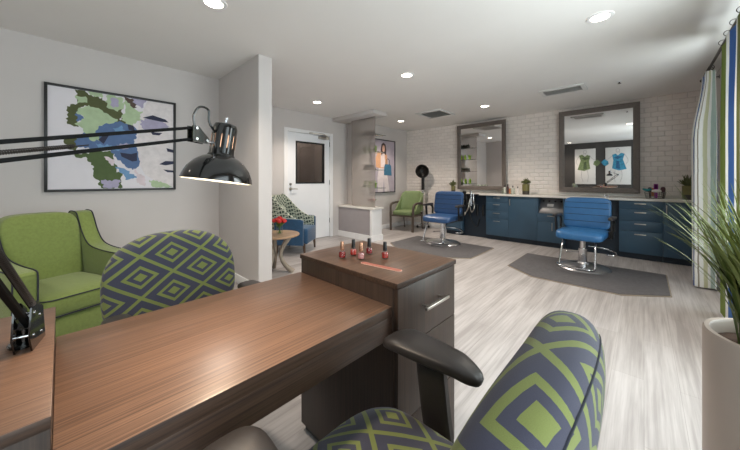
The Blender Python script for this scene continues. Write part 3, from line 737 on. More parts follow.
def bouquet(lab, loc, n, spread, r, h, vr, vh, seed):
    t = thing('flower_vase', lab, 'flower vase', loc)
    b = new(); lathe(b, [(0, 0), (vr, 0), (vr, vh), (vr-.004, vh), (vr-.004, .006), (0, .006)], 24); obj('vase', b, M['glass'], t)
    rnd = random.Random(seed); b = new(); s = new(); heads = []
    for i in range(n):
        a = 2.4*i; q = spread*math.sqrt(i/n); heads.append((cos(a)*q, sin(a)*q, h-q*.5+rnd.uniform(-.01, .01)))
    for i, p in enumerate(heads):
        fb = new(); rose(fb, p, r, i); obj('blossom', fb, M['red'], t)
        tube(s, smooth_path([(p[0]*-.25, p[1]*-.25, .01), (p[0]*.3, p[1]*.3, vh*.9), (p[0], p[1], p[2]-r*.3)], 4), .0035, 6)
    tuft_leaves(s, (0, 0, vh*.8), 22, .05, .11, (.2, 1.3), .012, seed)
    obj('stems', s, M['stem'], t, False)
bouquet('small vase of red flowers on end of the half wall', (-4.0, 4.32, .66), 8, .07, .035, .16, .035, .09, 4)

# ------------------------------------------------------------------ desk
def desk_pull(parent, x, y, z):
    b = new(); box(b, (x+.026, y-.065, z-.006), (x+.038, y+.065, z+.006), .003)
    for s in (-1, 1): cyl(b, (x, y+s*.045, z), (x+.03, y+s*.045, z), .005, seg=10)
    return obj('handle', b, M['brushed'], parent)
desk = thing('manicure_desk', 'dark walnut manicure desk with two raised end pedestals', 'desk', (-.92, .39, 0))
D = Matrix.Translation((.92, -.39, 0))
def dk(name, lo, hi, m, bev=.0015, par=None):
    b = new(); box(b, lo, hi, bev, D)
    if m != 'desktop': return obj(name, b, M[m], par or desk)
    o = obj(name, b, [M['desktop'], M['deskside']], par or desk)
    for p in o.data.polygons: p.material_index = 0 if p.normal.z > .6 else 1  # upward faces keep the lit tone, edges take the shaded copy
    return o
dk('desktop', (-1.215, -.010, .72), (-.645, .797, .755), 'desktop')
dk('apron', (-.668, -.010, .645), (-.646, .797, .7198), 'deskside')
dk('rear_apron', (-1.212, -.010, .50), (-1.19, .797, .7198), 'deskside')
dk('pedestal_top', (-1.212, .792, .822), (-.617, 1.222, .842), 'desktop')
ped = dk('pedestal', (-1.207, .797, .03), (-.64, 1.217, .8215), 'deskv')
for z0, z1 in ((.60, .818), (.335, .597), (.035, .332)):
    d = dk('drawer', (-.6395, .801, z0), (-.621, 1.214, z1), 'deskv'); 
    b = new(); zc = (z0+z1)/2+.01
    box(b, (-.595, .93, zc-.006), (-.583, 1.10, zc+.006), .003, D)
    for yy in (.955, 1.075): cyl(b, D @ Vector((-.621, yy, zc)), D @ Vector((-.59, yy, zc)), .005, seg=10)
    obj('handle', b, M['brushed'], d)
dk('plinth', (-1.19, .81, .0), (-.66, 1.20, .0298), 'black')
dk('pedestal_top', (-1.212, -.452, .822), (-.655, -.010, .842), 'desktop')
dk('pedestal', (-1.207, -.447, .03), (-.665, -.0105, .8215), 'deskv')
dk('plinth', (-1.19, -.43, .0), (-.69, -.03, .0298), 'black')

# ------------------------------------------------------------------ nail polish
def bottle(lab, x, y, pm, capm, s=1):
    t = thing('nail_polish_bottle', lab, 'nail polish', (x, y, .842), 0, 'nail polish bottles on desk')
    b = new(); lathe(b, [(.0, .0), (.0135, .0), (.0158, .003), (.0161, .025), (.0135, .032), (.007, .0345), (.007, .036)], 24); 
    gl = obj('glass_base', b, M['glass'], t)
    b = new(); lathe(b, [(.0, .004), (.0125, .004), (.0148, .0065), (.0151, .0245), (.0127, .0305), (.0, .032)], 24); obj('polish', b, M[pm], t)
    b = new(); lathe(b, [(.0088, .0362), (.0092, .040), (.0082, .073), (.0074, .076), (.0, .076)], 20); obj('cap', b, M[capm], t)
bottle('leftmost red nail polish with rose-gold cap', -1.008, .885, 'pol_red', 'rosegold')
bottle('bright coral-red nail polish with black cap, left of the pink one', -1.006, .953, 'pol_coral', 'black')
bottle('pale pink nail polish with rose-gold cap', -.93, .929, 'pol_pink', 'rosegold')
bottle('dark crimson nail polish with black cap, behind the pink one', -.968, 1.022, 'pol_dark', 'black')
bottle('brick-red nail polish with black cap, rightmost of the bottles', -.86, 1.013, 'pol_brick', 'black')
t = thing('nail_file', 'coral emery nail file lying in front of the polish bottles', 'nail file', (-.791, .9035, .842), math.atan2(.021, .184))
b = new(); pr = [(-.09+.01*cos(a)-.0, .013*sin(a)) for a in [pi/2+pi*i/8 for i in range(9)]]+[(.09+.01*cos(a), .013*sin(a)) for a in [-pi/2+pi*i/8 for i in range(9)]]
prism(b, pr, .0, .002, 'z'); obj('file_core', b, M['filepale'], t, False)
b = new(); prism(b, [(x*.97, y*.82) for x, y in pr], .002, .003, 'z'); obj('grit_face', b, M['filecol'], t, False)

# ------------------------------------------------------------------ desk lamp
lamp = thing('architect_lamp', 'black swing-arm desk lamp standing on the left desk pedestal', 'desk lamp', (-.978, -.055, .842))
O = Vector((-.978, -.055, .842))
def lp(p): return Vector(p)-O
B0 = Vector((-.972, -.045, .905)); E0 = Vector((-.635, -.118, 1.225)); H0 = Vector((-.788, .216, 1.312))
b = new()
ldir = (E0-B0).normalized(); hd = Vector((ldir.x, ldir.y, 0)).normalized(); sd = Vector((-hd.y, hd.x, 0))
def plate(bm, c, pts, th, off):
    A = []; Bv = []
    for u, v in pts:
        p = Vector(c)+hd*u+Vector((0, 0, v))
        A.append(bm.verts.new(lp(p+sd*(off-th/2)))); Bv.append(bm.verts.new(lp(p+sd*(off+th/2))))
    n = len(pts); bm.faces.new(A); bm.faces.new(list(reversed(Bv)))
    for i in range(n): bm.faces.new((A[i], Bv[i], Bv[(i+1) % n], A[(i+1) % n]))
for off in (-.012, .012):
    plate(b, B0, [(-.035, -.062), (.04, -.062), (.055, -.03), (.045, .03), (.015, .035), (-.02, .012)], .003, off)
bmesh.ops.recalc_face_normals(b, faces=b.faces)
cyl(b, lp((-.978, -.055, .8425)), lp((-.978, -.055, .850)), .024, bev=.002)
cyl(b, lp((-.978, -.055, .85)), lp((-.978, -.055, .88)), .012)
obj('base_bracket', b, M['gloss'], lamp)
for u, v in ((0, 0), (.03, .015), (.035, -.03), (-.01, -.04)):
    b = new(); p = B0+hd*u+Vector((0, 0, v)); cyl(b, lp(p-sd*.0150), lp(p+sd*.0150), .0032, seg=12, bev=.0008); obj('screw', b, M['chrome'], lamp)
def rods(a, c, gap, name, w=.0035):
    b = new(); d = (c-a).normalized(); up = Vector((0, 0, 1)); n_ = (up-d*up.dot(d)).normalized()
    for s in (-1, 1):
        t0 = a+n_*gap*s/2; t1 = c+n_*gap*s/2
        tube(b, [lp(t0), lp(t1)], .005, 8, sect=(w, w))
    return obj(name, b, M['armblack'], lamp), n_, d
lo_, n1, d1 = rods(B0, E0, .040, 'lower_arm', .0058)
up_, n2, d2 = rods(E0, H0, .026, 'upper_arm')
def spring(a, c, r, turns, name):
    b = new(); d = c-a; x = d.normalized(); y = x.cross(Vector((0, 0, 1))).normalized(); z = x.cross(y); pts = []
    for i in range(turns*8+1):
        th = 2*pi*i/8; pts.append(lp(a+d*i/(turns*8)+y*r*cos(th)+z*r*sin(th)))
    tube(b, pts, .0011, 5); tube(b, [lp(a-x*.04), lp(a)], .001, 5); tube(b, [lp(c), lp(c+x*.02)], .001, 5)
    return obj(name, b, M['darkmetal'], lamp)
spring(E0+d2*.03-n2*.001, E0+d2*.15-n2*.003, .0028, 44, 'spring')
spring(B0+d1*.05+sd*.012, B0+d1*.28+sd*.012, .005, 40, 'spring')
spring(B0+d1*.05-sd*.012, B0+d1*.28-sd*.012, .005, 40, 'spring')
# elbow
b = new(); cyl(b, lp(E0-sd*.02), lp(E0+sd*.02), .016, bev=.002); plate(b, E0, [(-.03, -.028), (.03, -.028), (.03, .028), (-.03, .028)], .004, 0)
bmesh.ops.recalc_face_normals(b, faces=b.faces); obj('elbow_joint', b, M['gloss'], lamp)
# head: triangular yoke, wire loop, socket, shade
hv = Vector((d2.x, d2.y, 0)).normalized(); hs = Vector((-hv.y, hv.x, 0))
b = new()
for off in (-.008, .008):
    A = []; Bv = []
    for u, v in ((-.006, .018), (.010, .018), (.040, -.010), (.034, -.022), (-.006, -.020)):
        p = H0+hv*u+Vector((0, 0, v)); A.append(b.verts.new(lp(p+hs*(off-.0015)))); Bv.append(b.verts.new(lp(p+hs*(off+.0015))))
    b.faces.new(A); b.faces.new(list(reversed(Bv)))
    for i in range(5): b.faces.new((A[i], Bv[i], Bv[(i+1) % 5], A[(i+1) % 5]))
bmesh.ops.recalc_face_normals(b, faces=b.faces)
yk = obj('yoke', b, M['gloss'], lamp)
for u, v in ((.003, .013), (.003, -.013), (.032, -.014)):
    b = new(); cyl(b, lp(H0+hv*u+Vector((0, 0, v))-hs*.012), lp(H0+hv*u+Vector((0, 0, v))+hs*.012), .0035, seg=10); obj('screw', b, M['chrome'], yk)
S0 = H0+hv*.093+Vector((0, 0, -.008))     # socket centre
b = new(); tube(b, [lp(H0+hv*.03+Vector((0, 0, -.016))), lp(S0+Vector((0, 0, -.006)))], .004, 8); obj('pivot_arm', b, M['chrome'], lamp)
b = new(); tube(b, smooth_path([lp(H0+hv*.006+Vector((0, 0, .018))), lp(H0+hv*.004+Vector((0, 0, .045))), lp(H0+hv*.02+Vector((0, 0, .068))), lp(H0+hv*.045+Vector((0, 0, .066))), lp(H0+hv*.048+Vector((0, 0, .035))), lp(S0+hv*-.02+Vector((0, 0, .012)))], 6), .0028, 8)
obj('power_cord', b, M['gloss'], lamp)
# tilt: axis of the shade, slightly tipped
tilt = Matrix.Rotation(R(-6), 4, Vector((.6856, -.728, 0))) @ Matrix.Rotation(R(-5), 4, Vector((.728, .6856, 0)))
SM = Matrix.Translation(lp(S0)) @ tilt
b = new(); lathe(b, [(.0, .050), (.014, .050), (.027, .045), (.031, .034), (.031, -.034), (.034, -.040), (.030, -.044), (.0, -.044)], 32, Mx=SM); sk = obj('socket_housing', b, M['gloss'], lamp)
b = new()
for k in range(12):
    a = 2*pi*k/12; box(b, (.0290, -.0016, -.020), (.0314, .0016, .016), .001, SM @ Matrix.Rotation(a, 4, 'Z'))
obj('vent_slot', b, M['rosegold'], sk)
b = new(); cyl(b, (0, 0, .05), (0, 0, .060), .004, seg=10); sphere(b, (0, 0, .062), .005); bmesh.ops.transform(b, matrix=SM, verts=b.verts); obj('switch', b, M['chrome'], lamp)
oprof = [(.032, -.040), (.046, -.046), (.062, -.058), (.076, -.076), (.084, -.095), (.087, -.108)]
b = new(); lathe(b, oprof+[(.0855, -.108), (.0825, -.095), (.0745, -.077), (.0605, -.0595), (.045, -.0478), (.031, -.0425)], 48, Mx=SM, close=False)
sh = obj('shade', b, [M['gloss'], M['lampin']], lamp)
for p in sh.data.polygons:      # inner faces carry the white enamel
    c = (SM.inverted() @ p.center.to_4d()).to_3d(); n_ = (SM.to_3x3().inverted() @ p.normal)
    if n_.x*c.x+n_.y*c.y < 0 or n_.z < -.55: p.material_index = 1
b = new(); sphere(b, (0, 0, -.076), .024, (1, 1, 1.1), 3); bmesh.ops.transform(b, matrix=SM, verts=b.verts); obj('bulb', b, M['bulb'], lamp)
ld = bpy.data.lights.new('lamp_glow', 'SPOT'); ld.energy = 12; ld.color = (1, .80, .60); ld.shadow_soft_size = .03; ld.spot_size = R(140); ld.spot_blend = .7
lo = bpy.data.objects.new('lamp_glow', ld); COL.objects.link(lo); lo.parent = lamp; lo.location = (SM @ Vector((0, 0, -.106)))

# ------------------------------------------------------------------ task chairs
def rot_pts(pts): return pts
def task_chair(lab, loc, rz, off=(0, 0), up=0, tw=0):
    t = thing('task_chair', lab, 'chair', loc, rz, 'diamond fabric task chairs at the desk')
    b = new(); puff(b, (0, 0, .435+up), (.255, .245, .05), .45, .48, 48, 20, fn=lambda p: Vector((p.x, p.y, p.z+.012*(1-(p.x/.255)**2-(p.y/.245)**2)+(-.02 if p.x > .15 else 0)*((p.x-.15)/.1))))
    obj('seat', b, M['diamond'], t)
    b = new(); puff(b, (0, 0, .375+up), (.22, .21, .02), .5, .45); obj('seat_pan', b, M['softblack'], t)
    # backrest: dome outline in y-z, thick, leaning and slightly wrapped
    b = new(); uvl = b.loops.layers.uv.new('UVMap'); nT, nP = 64, 28; hy, hz, hx, zc = .285, .235, .060, .715+up
    rows = []; uvs = {}
    def pt(th, ph):
        ey = 2/2.5
        oy = spow(cos(th), ey); oz = spow(sin(th), ey if sin(th) > 0 else .6)
        rr = spow(cos(ph), .42); x = spow(sin(ph), .75)*hx
        y = oy*rr*hy; z = oz*rr*hz
        x += .40*y*y - math.tan(R(9))*(z) 
        return Vector((x-.285, y, z+zc)), oy, oz
    for j in range(nP+1):
        ph = pi/2-pi*j/nP; row = []
        for i in range(nT):
            th = 2*pi*i/nT; p, oy, oz = pt(th, ph); v = b.verts.new(p)
            if j == 0: s = 0
            else: s = uvs[rows[-1][i]][2]+(p-rows[-1][i].co).length
            R0 = math.hypot(oy*hy, oz*hz)+1e-6
            uvs[v] = (oy*hy/R0*s, oz*hz/R0*s, s); row.append(v)
        rows.append(row)
    for a, c in zip(rows, rows[1:]):
        for i in range(nT):
            try:
                f = b.faces.new((a[i], a[(i+1) % nT], c[(i+1) % nT], c[i]))
                for lpz in f.loops: u_, v_ = uvs[lpz.vert][:2]; lpz[uvl].uv = (u_*cos(tw)+v_*sin(tw)+off[0], v_*cos(tw)-u_*sin(tw)+off[1])
            except ValueError: pass
    bmesh.ops.remove_doubles(b, verts=b.verts, dist=1e-6)
    bmesh.ops.recalc_face_normals(b, faces=b.faces)
    back = obj('backrest', b, M['diamond'], t, ang=80)
    b = new(); ph = -R(38); tube(b, [pt(2*pi*i/72, ph)[0]+Vector((-.0, 0, 0)) for i in range(72)], .0016, 6, True); obj('seam_fold_line', b, M['piping'], back)  # dark tube draws the shaded crease of the seam fold, no piping there
    b = new(); tube(b, smooth_path([(-.10, 0, .36+up), (-.27, 0, .36+up), (-.335, 0, .42+up), (-.345, 0, .60+up)]), .02, 12, sect=(.03, .009)); obj('back_support', b, M['softblack'], t)
    for s in (-1, 1):
        y = s*.262
        b = new(); puff(b, (.052, y, .665+up), (.156, .055, .023), .7, .62, 36, 14, fn=lambda p: Vector((p.x, p.y*(1+.25*p.x/.148), p.z-.25*max(0, abs(p.x)-.09)))); a = obj('armrest', b, M['softblack'], t)
        b = new(); tube(b, smooth_path([(.05, y, .66+up), (.045, y, .60+up), (.04, y*1.04, .50+up), (.03, y*1.04, .41+up), (.01, y*.75, .365+up), (0, y*.4, .36+up)]), .02, 12, sect=(.046, .014)); obj('arm_post', b, M['softblack'], a)
    b = new(); cyl(b, (0, 0, .10), (0, 0, .25), .028); cyl(b, (0, 0, .25), (0, 0, .36+up), .016); obj('gas_column', b, M['softblack'], t)
    b = new(); cyl(b, (0, 0, .085), (0, 0, .125), .04, bev=.004); hub = obj('base_hub', b, M['softblack'], t)
    for k in range(5):
        a = 2*pi*k/5+.3; c_, s_ = cos(a), sin(a)
        b = new(); tube(b, [(c_*.03, s_*.03, .11), (c_*.16, s_*.16, .095), (c_*.27, s_*.27, .078)], .02, 8, sect=(.018, .012)); lg = obj('leg', b, M['softblack'], t)
        b = new()
        for w_ in (-.014, .014):
            cyl(b, (c_*.27-s_*(w_-.008), s_*.27+c_*(w_-.008), .028), (c_*.27-s_*(w_+.008), s_*.27+c_*(w_+.008), .028), .0275, seg=18, bev=.003)
        cyl(b, (c_*.27, s_*.27, .03), (c_*.27, s_*.27, .08), .008)
        obj('caster', b, M['black'], lg)
    return t
task_chair('diamond-patterned task chair in right foreground, nearest the camera', (-.405, .478, 0), pi, (-.053, .114), .033)
task_chair('diamond-patterned task chair on far side of desk near green armchair', (-1.47, .41, 0), R(2), (.02, -.05), -.015)

# ------------------------------------------------------------------ green armchair by left wall
ac = thing('club_armchair', 'large green upholstered armchair with navy piping below floral artwork', 'armchair', (-3.18, -.02, 0), R(20))
def side_outline():
    ctr = [(.37, .11), (.375, .60), (.345, .63), (.15, .635), (-.02, .65), (-.12, .685), (-.20, .77), (-.26, .88), (-.30, .925), (-.39, .93), (-.42, .90), (-.39, .11)]
    return ctr
ol = [(x, z) for x, z in side_outline()]
mid = smooth_path([(x, 0, z) for x, z in ol[1:-1]], 4)
ol2 = [(.37, .11)]+[(p.x, p.z) for p in mid]+[(-.39, .11)]
for s in (-1, 1):
    b = new(); y0, y1 = (.216, .33) if s > 0 else (-.33, -.216)
    prism(b, ol2, y0, y1, 'y', .014); a = obj('arm', b, M['green'], ac, ang=50)
    b = new()
    for yy in (y0+.004, y1-.004):
        tube(b, [(p[0]+.002, yy, p[1]+.002) for p in ol2[:-1]], .0042, 6)
    obj('piping', b, M['piping'], a)
b = new(); lean = lambda p: Vector((p.x-math.tan(R(11))*p.z, p.y, p.z+.012*(1-(p.y/.22)**2)*(1 if p.z > 0 else 0)))
puff(b, (-.25, 0, .62), (.085, .219, .31), .32, .28, 48, 24, fn=lean); obj('backrest', b, M['green'], ac, ang=80)
b = new(); puff(b, (.08, 0, .37), (.315, .215, .075), .35, .22, 48, 20, fn=lambda p: Vector((p.x, p.y, p.z+.018*(1-(p.x/.325)**2)*(1 if p.z > 0 else 0)))); seat = obj('seat_cushion', b, M['green'], ac, ang=80)
b = new()
for z in (.425, .312):
    tube(b, [(.08+.312*spow(cos(a), .24), .21*spow(sin(a), .24), z) for a in [2*pi*i/64 for i in range(64)]], .0042, 6, True)
obj('piping', b, M['piping'], seat)
b = new(); box(b, (-.38, -.218, .11), (.385, .218, .298), .02, seg=3); obj('front_rail', b, M['green'], ac)
for x in (-.34, .34):
    for y in (-.27, .27):
        b = new(); cyl(b, (x, y, 0), (x, y, .115), .016, .024); obj('leg', b, M['walnutleg'], ac)

# ------------------------------------------------------------------ patterned alcove chair
pc = thing('wingback_chair', 'blue chair with black and cream geometric back beside white door', 'armchair', (-4.37, 2.74, 0), R(36))
b = new(); box(b, (-.22, -.235, .15), (.32, .235, .41), .035, seg=4); obj('seat', b, M['bluefab'], pc)
def prof_top(x):      # height of the inside back and arms along the side
    k = (x+.24)/.50
    return .56+.38*max(0, 1-k*1.15)**1.6
b = new(); n = 40; rows = []
path = [(.26-.50*i/12, .25) for i in range(12)]+[(-.24-.05*sin(pi*j/16*1.0), .25-.5*j/16) for j in range(17)]+[(-.24+.50*(i+1)/12, -.25) for i in range(12)]
for i, (x, y) in enumerate(path):
    z = prof_top(x) if abs(y) > .2 else .94
    nrm = Vector((0, math.copysign(1, y), 0)) if abs(y) >= .249 and x > -.23 else Vector((-1, y*1.5, 0)).normalized()
    ln = -.10*max(0, z-.6)
    rows.append([b.verts.new((x, y, .38)), b.verts.new((x+ln, y, z)), b.verts.new((x+nrm.x*.04+ln, y+nrm.y*.04, z)), b.verts.new((x+nrm.x*.04, y+nrm.y*.04, .30))])
for A_, B_ in zip(rows, rows[1:]):
    for j in range(4): b.faces.new((A_[j], A_[(j+1) % 4], B_[(j+1) % 4], B_[j]))
b.faces.new(rows[0]); b.faces.new(list(reversed(rows[-1])))
bmesh.ops.recalc_face_normals(b, faces=b.faces); obj('inner_back', b, M['geo'], pc, ang=60)
for s_ in (-1, 1):
    b = new(); prism(b, [(-.20, .15), (.28, .15), (.28, .54), (.24, .565), (-.02, .575), (-.20, .60)], s_*.292, s_*.335, 'y', .006); obj('outer_arm', b, M['bluefab'], pc)
for x, y in ((.27, -.26), (.27, .26), (-.18, -.26), (-.18, .26)):
    b = new(); cyl(b, (x*1.05, y*1.0, 0), (x, y, .17), .015, .025, seg=12); obj('leg', b, M['walnutleg'], pc)

# side table
st = thing('side_table', 'round wooden side table on carved grey legs beside wall end', 'side table', (-3.50, 1.93, 0))
b = new(); lathe(b, [(0, .468), (.275, .468), (.295, .478), (.295, .490), (.288, .497), (0, .497)], 48); obj('tabletop', b, M['woodtop'], st)
for k in range(3):
    a = 2*pi*k/3+.75
    b = new(); path = smooth_path([(cos(a)*.17, sin(a)*.17, .468), (cos(a)*.09, sin(a)*.09, .33), (cos(a)*.06, sin(a)*.06, .22), (cos(a)*.11, sin(a)*.11, .10), (cos(a)*.22, sin(a)*.22, .0)], 6)
    tube(b, path, .03, 12, rr=[1.3-.5*sin(pi*i/(len(path)-1)) for i in range(len(path))]); obj('leg', b, M['greylegs'], st)
bouquet('glass vase of red flowers on the round side table', (-3.47, 1.96, .497), 10, .085, .042, .20, .04, .11, 12)

# ------------------------------------------------------------------ far green armchair
fa = thing('wood_arm_chair', 'pale green armchair with dark wooden arms in far corner', 'armchair', (-4.18, 5.76, 0), R(-82))
b = new(); box(b, (-.25, -.25, .37), (.29, .25, .47), .035, seg=4); obj('seat', b, M['green2'], fa)
b = new(); puff(b, (-.27, 0, .68), (.05, .29, .25), .35, .3, 40, 20, fn=lambda p: Vector((p.x-.22*p.z+.9*max(0, abs(p.y)-.17)**1.0*.6, p.y*(1-.10*(p.z/.25)), p.z))); obj('backrest', b, M['green2'], fa)
for s in (-1, 1):
    b = new(); prism(b, [(-.28, .44), (.12, .46), (.02, .58), (-.12, .70), (-.25, .86), (-.31, .88)], s*.255, s*.285, 'y', .008); obj('wing', b, M['green2'], fa)
    b = new(); tube(b, smooth_path([(-.26, s*.30, .60), (-.10, s*.31, .645), (.12, s*.31, .645), (.26, s*.305, .60), (.285, s*.30, .45), (.29, s*.295, .2), (.29, s*.29, 0)], 6), .02, 12, sect=(.021, .026)); obj('arm_frame', b, M['greywood'], fa)
    b = new(); cyl(b, (-.32, s*.25, 0), (-.26, s*.25, .42), .016, .022, seg=10); obj('leg', b, M['greywood'], fa)
b = new(); box(b, (-.24, -.29, .335), (.28, .29, .372), .006); obj('seat_rail', b, M['greywood'], fa)

# hooded hair dryer
hd_ = thing('hooded_hair_dryer', 'black hooded hair dryer on stand behind the far green armchair', 'hair dryer', (-4.04, 6.23, 0), R(-70))
b = new(); lathe(b, [(.0, .17), (.07, .16), (.12, .12), (.155, .05), (.17, -.02), (.158, -.02), (.14, .04), (.11, .105), (.06, .145), (0, .155)], 32, Mx=Matrix.Translation((.0, 0, 1.43)) @ Matrix.Rotation(R(-82), 4, 'Y') @ Matrix.Translation((0, 0, -.08)), close=False); obj('hood', b, M['black'], hd_)
b = new()
for k in range(3):
    tube(b, [Matrix.Translation((.0, 0, 1.43)) @ Matrix.Rotation(R(-82), 4, 'Y') @ Vector((cos(a)*(.05+.04*k), sin(a)*(.05+.04*k), -.05)) for a in [2*pi*i/24 for i in range(24)]], .004, 6, True)
obj('grille', b, M['darkmetal'], hd_)
b = new(); box(b, (-.03, -.035, .95), (.03, .035, 1.35), .012); obj('neck', b, M['black'], hd_)
b = new(); cyl(b, (0, 0, .10), (0, 0, 1.12), .016); obj('pole', b, M['chrome'], hd_)
for k in range(4):
    a = pi/2*k+.4; b = new(); tube(b, [(0, 0, .12), (cos(a)*.14, sin(a)*.14, .075)], .014, 8); lg = obj('leg', b, M['chrome'], hd_)
    b = new(); cyl(b, (cos(a)*.14-sin(a)*.012, sin(a)*.14+cos(a)*.012, .03), (cos(a)*.14+sin(a)*.012, sin(a)*.14-cos(a)*.012, .03), .03, seg=16); cyl(b, (cos(a)*.14, sin(a)*.14, .03), (cos(a)*.14, sin(a)*.14, .078), .008); obj('caster', b, M['black'], lg)

# ------------------------------------------------------------------ barber chairs (local front = -y)
def barber(lab, x, y, rz, m, zb):
    t = thing('barber_chair', lab, 'barber chair', (x, y, zb), rz, 'blue vinyl barber chairs'); LM = M[m]
    b = new(); lathe(b, [(.0, 0), (.30, 0), (.305, .008), (.29, .022), (.18, .045), (.07, .06), (.055, .08), (0, .08)], 48); obj('base_plate', b, M['satin'], t)
    b = new(); cyl(b, (0, 0, .07), (0, 0, .26), .05, bev=.004); cyl(b, (0, 0, .26), (0, 0, .40), .034); obj('hydraulic_column', b, M['chrome'], t)
    b = new(); box(b, (-.2, -.2, .385), (.2, .2, .415), .01); obj('seat_bracket', b, M['black'], t)
    b = new(); puff(b, (0, -.03, .465), (.265, .265, .055), .42, .28, 44, 18, fn=lambda p: Vector((p.x, p.y, p.z-.03*max(0, (-p.y-.17)/.1)))); obj('seat', b, LM, t)
    b = new()
    def bk(p):
        g = .006*abs(sin((p.z+.21)/.42*pi*4))
        return Vector((p.x, p.y*(1+g*6)+.20*p.z, p.z))
    puff(b, (0, .235, .72), (.27, .045, .215), .3, .25, 48, 60, fn=bk); bk_ = obj('backrest', b, LM, t, ang=80)
    for zz in (-.11, -.02, .07, .145):
        b = new(); tube(b, [(xx, .190+.20*zz, .72+zz) for xx in (-.255, -.12, 0, .12, .255)], .0032, 6); obj('seam', b, M['piping'], bk_)
    for s in (-1, 1):
        b = new(); tube(b, smooth_path([(s*.30, .19, .50), (s*.305, .20, .62), (s*.305, .14, .67)], 5), .01, 10, sect=(.012, .02))
        tube(b, smooth_path([(s*.285, .10, .43), (s*.305, -.0, .45), (s*.308, -.03, .60), (s*.308, -.04, .66)], 5), .01, 10, sect=(.012, .02)); box(b, (s*.27-.02, .05, .41), (s*.27+.03, .21, .50), .006)
        a = obj('arm_bracket', b, M['black'], t)
        b = new(); puff(b, (s*.308, .04, .685), (.032, .17, .022), .5, .5); obj('arm_pad', b, M['softblack'], a)
    # footrest: chrome uprights and loop
    b = new()
    for s in (-1, 1): tube(b, smooth_path([(s*.17, -.19, .40), (s*.18, -.26, .30), (s*.19, -.34, .10), (s*.19, -.36, .08)], 6), .011, 10)
    tube(b, smooth_path([(-.19, -.36, .085), (-.19, -.42, .085), (-.12, -.46, .085), (.12, -.46, .085), (.19, -.42, .085), (.19, -.36, .085)], 6), .012, 10)
    obj('footrest', b, M['chrome'], t)
    b = new(); tube(b, smooth_path([(.05, .05, .29), (.22, .12, .27), (.33, .10, .24), (.34, .0, .22), (.26, -.04, .22)], 6), .010, 10); cyl(b, (-.05, 0, .2), (-.2, .06, .17), .009); sphere(b, (-.2, .06, .17), .016); obj('pump_lever', b, M['chrome'], t)
    return t
def mat_floor(lab, x, y):
    t = thing('floor_mat', lab, 'floor mat', (x, y, 0), 0, 'charcoal anti-fatigue mats')
    pts = [(-.80, -.30), (-.42, -.60), (.42, -.60), (.80, -.30), (.80, .62), (-.80, .62)]
    b = new(); prism(b, pts, .0005, .009, 'z'); obj('mat_edge', b, M['greylegs'], t, False)
    b = new(); prism(b, [(px*.985, py*.98) for px, py in pts], .009, .016, 'z', .003); obj('mat_top', b, M['mat'], t, False)
mat_floor('charcoal floor mat under the right barber chair', -.59, 4.58)
mat_floor('charcoal floor mat under the left barber chair', -2.71, 4.58)
barber('bright blue barber chair in front of right mirror', -.606, 4.86, R(-4), 'leather', .016)
barber('blue barber chair in front of left mirror', -2.77, 4.94, R(2), 'leather2', .016).scale = (1.07, 1.05, 1.03)

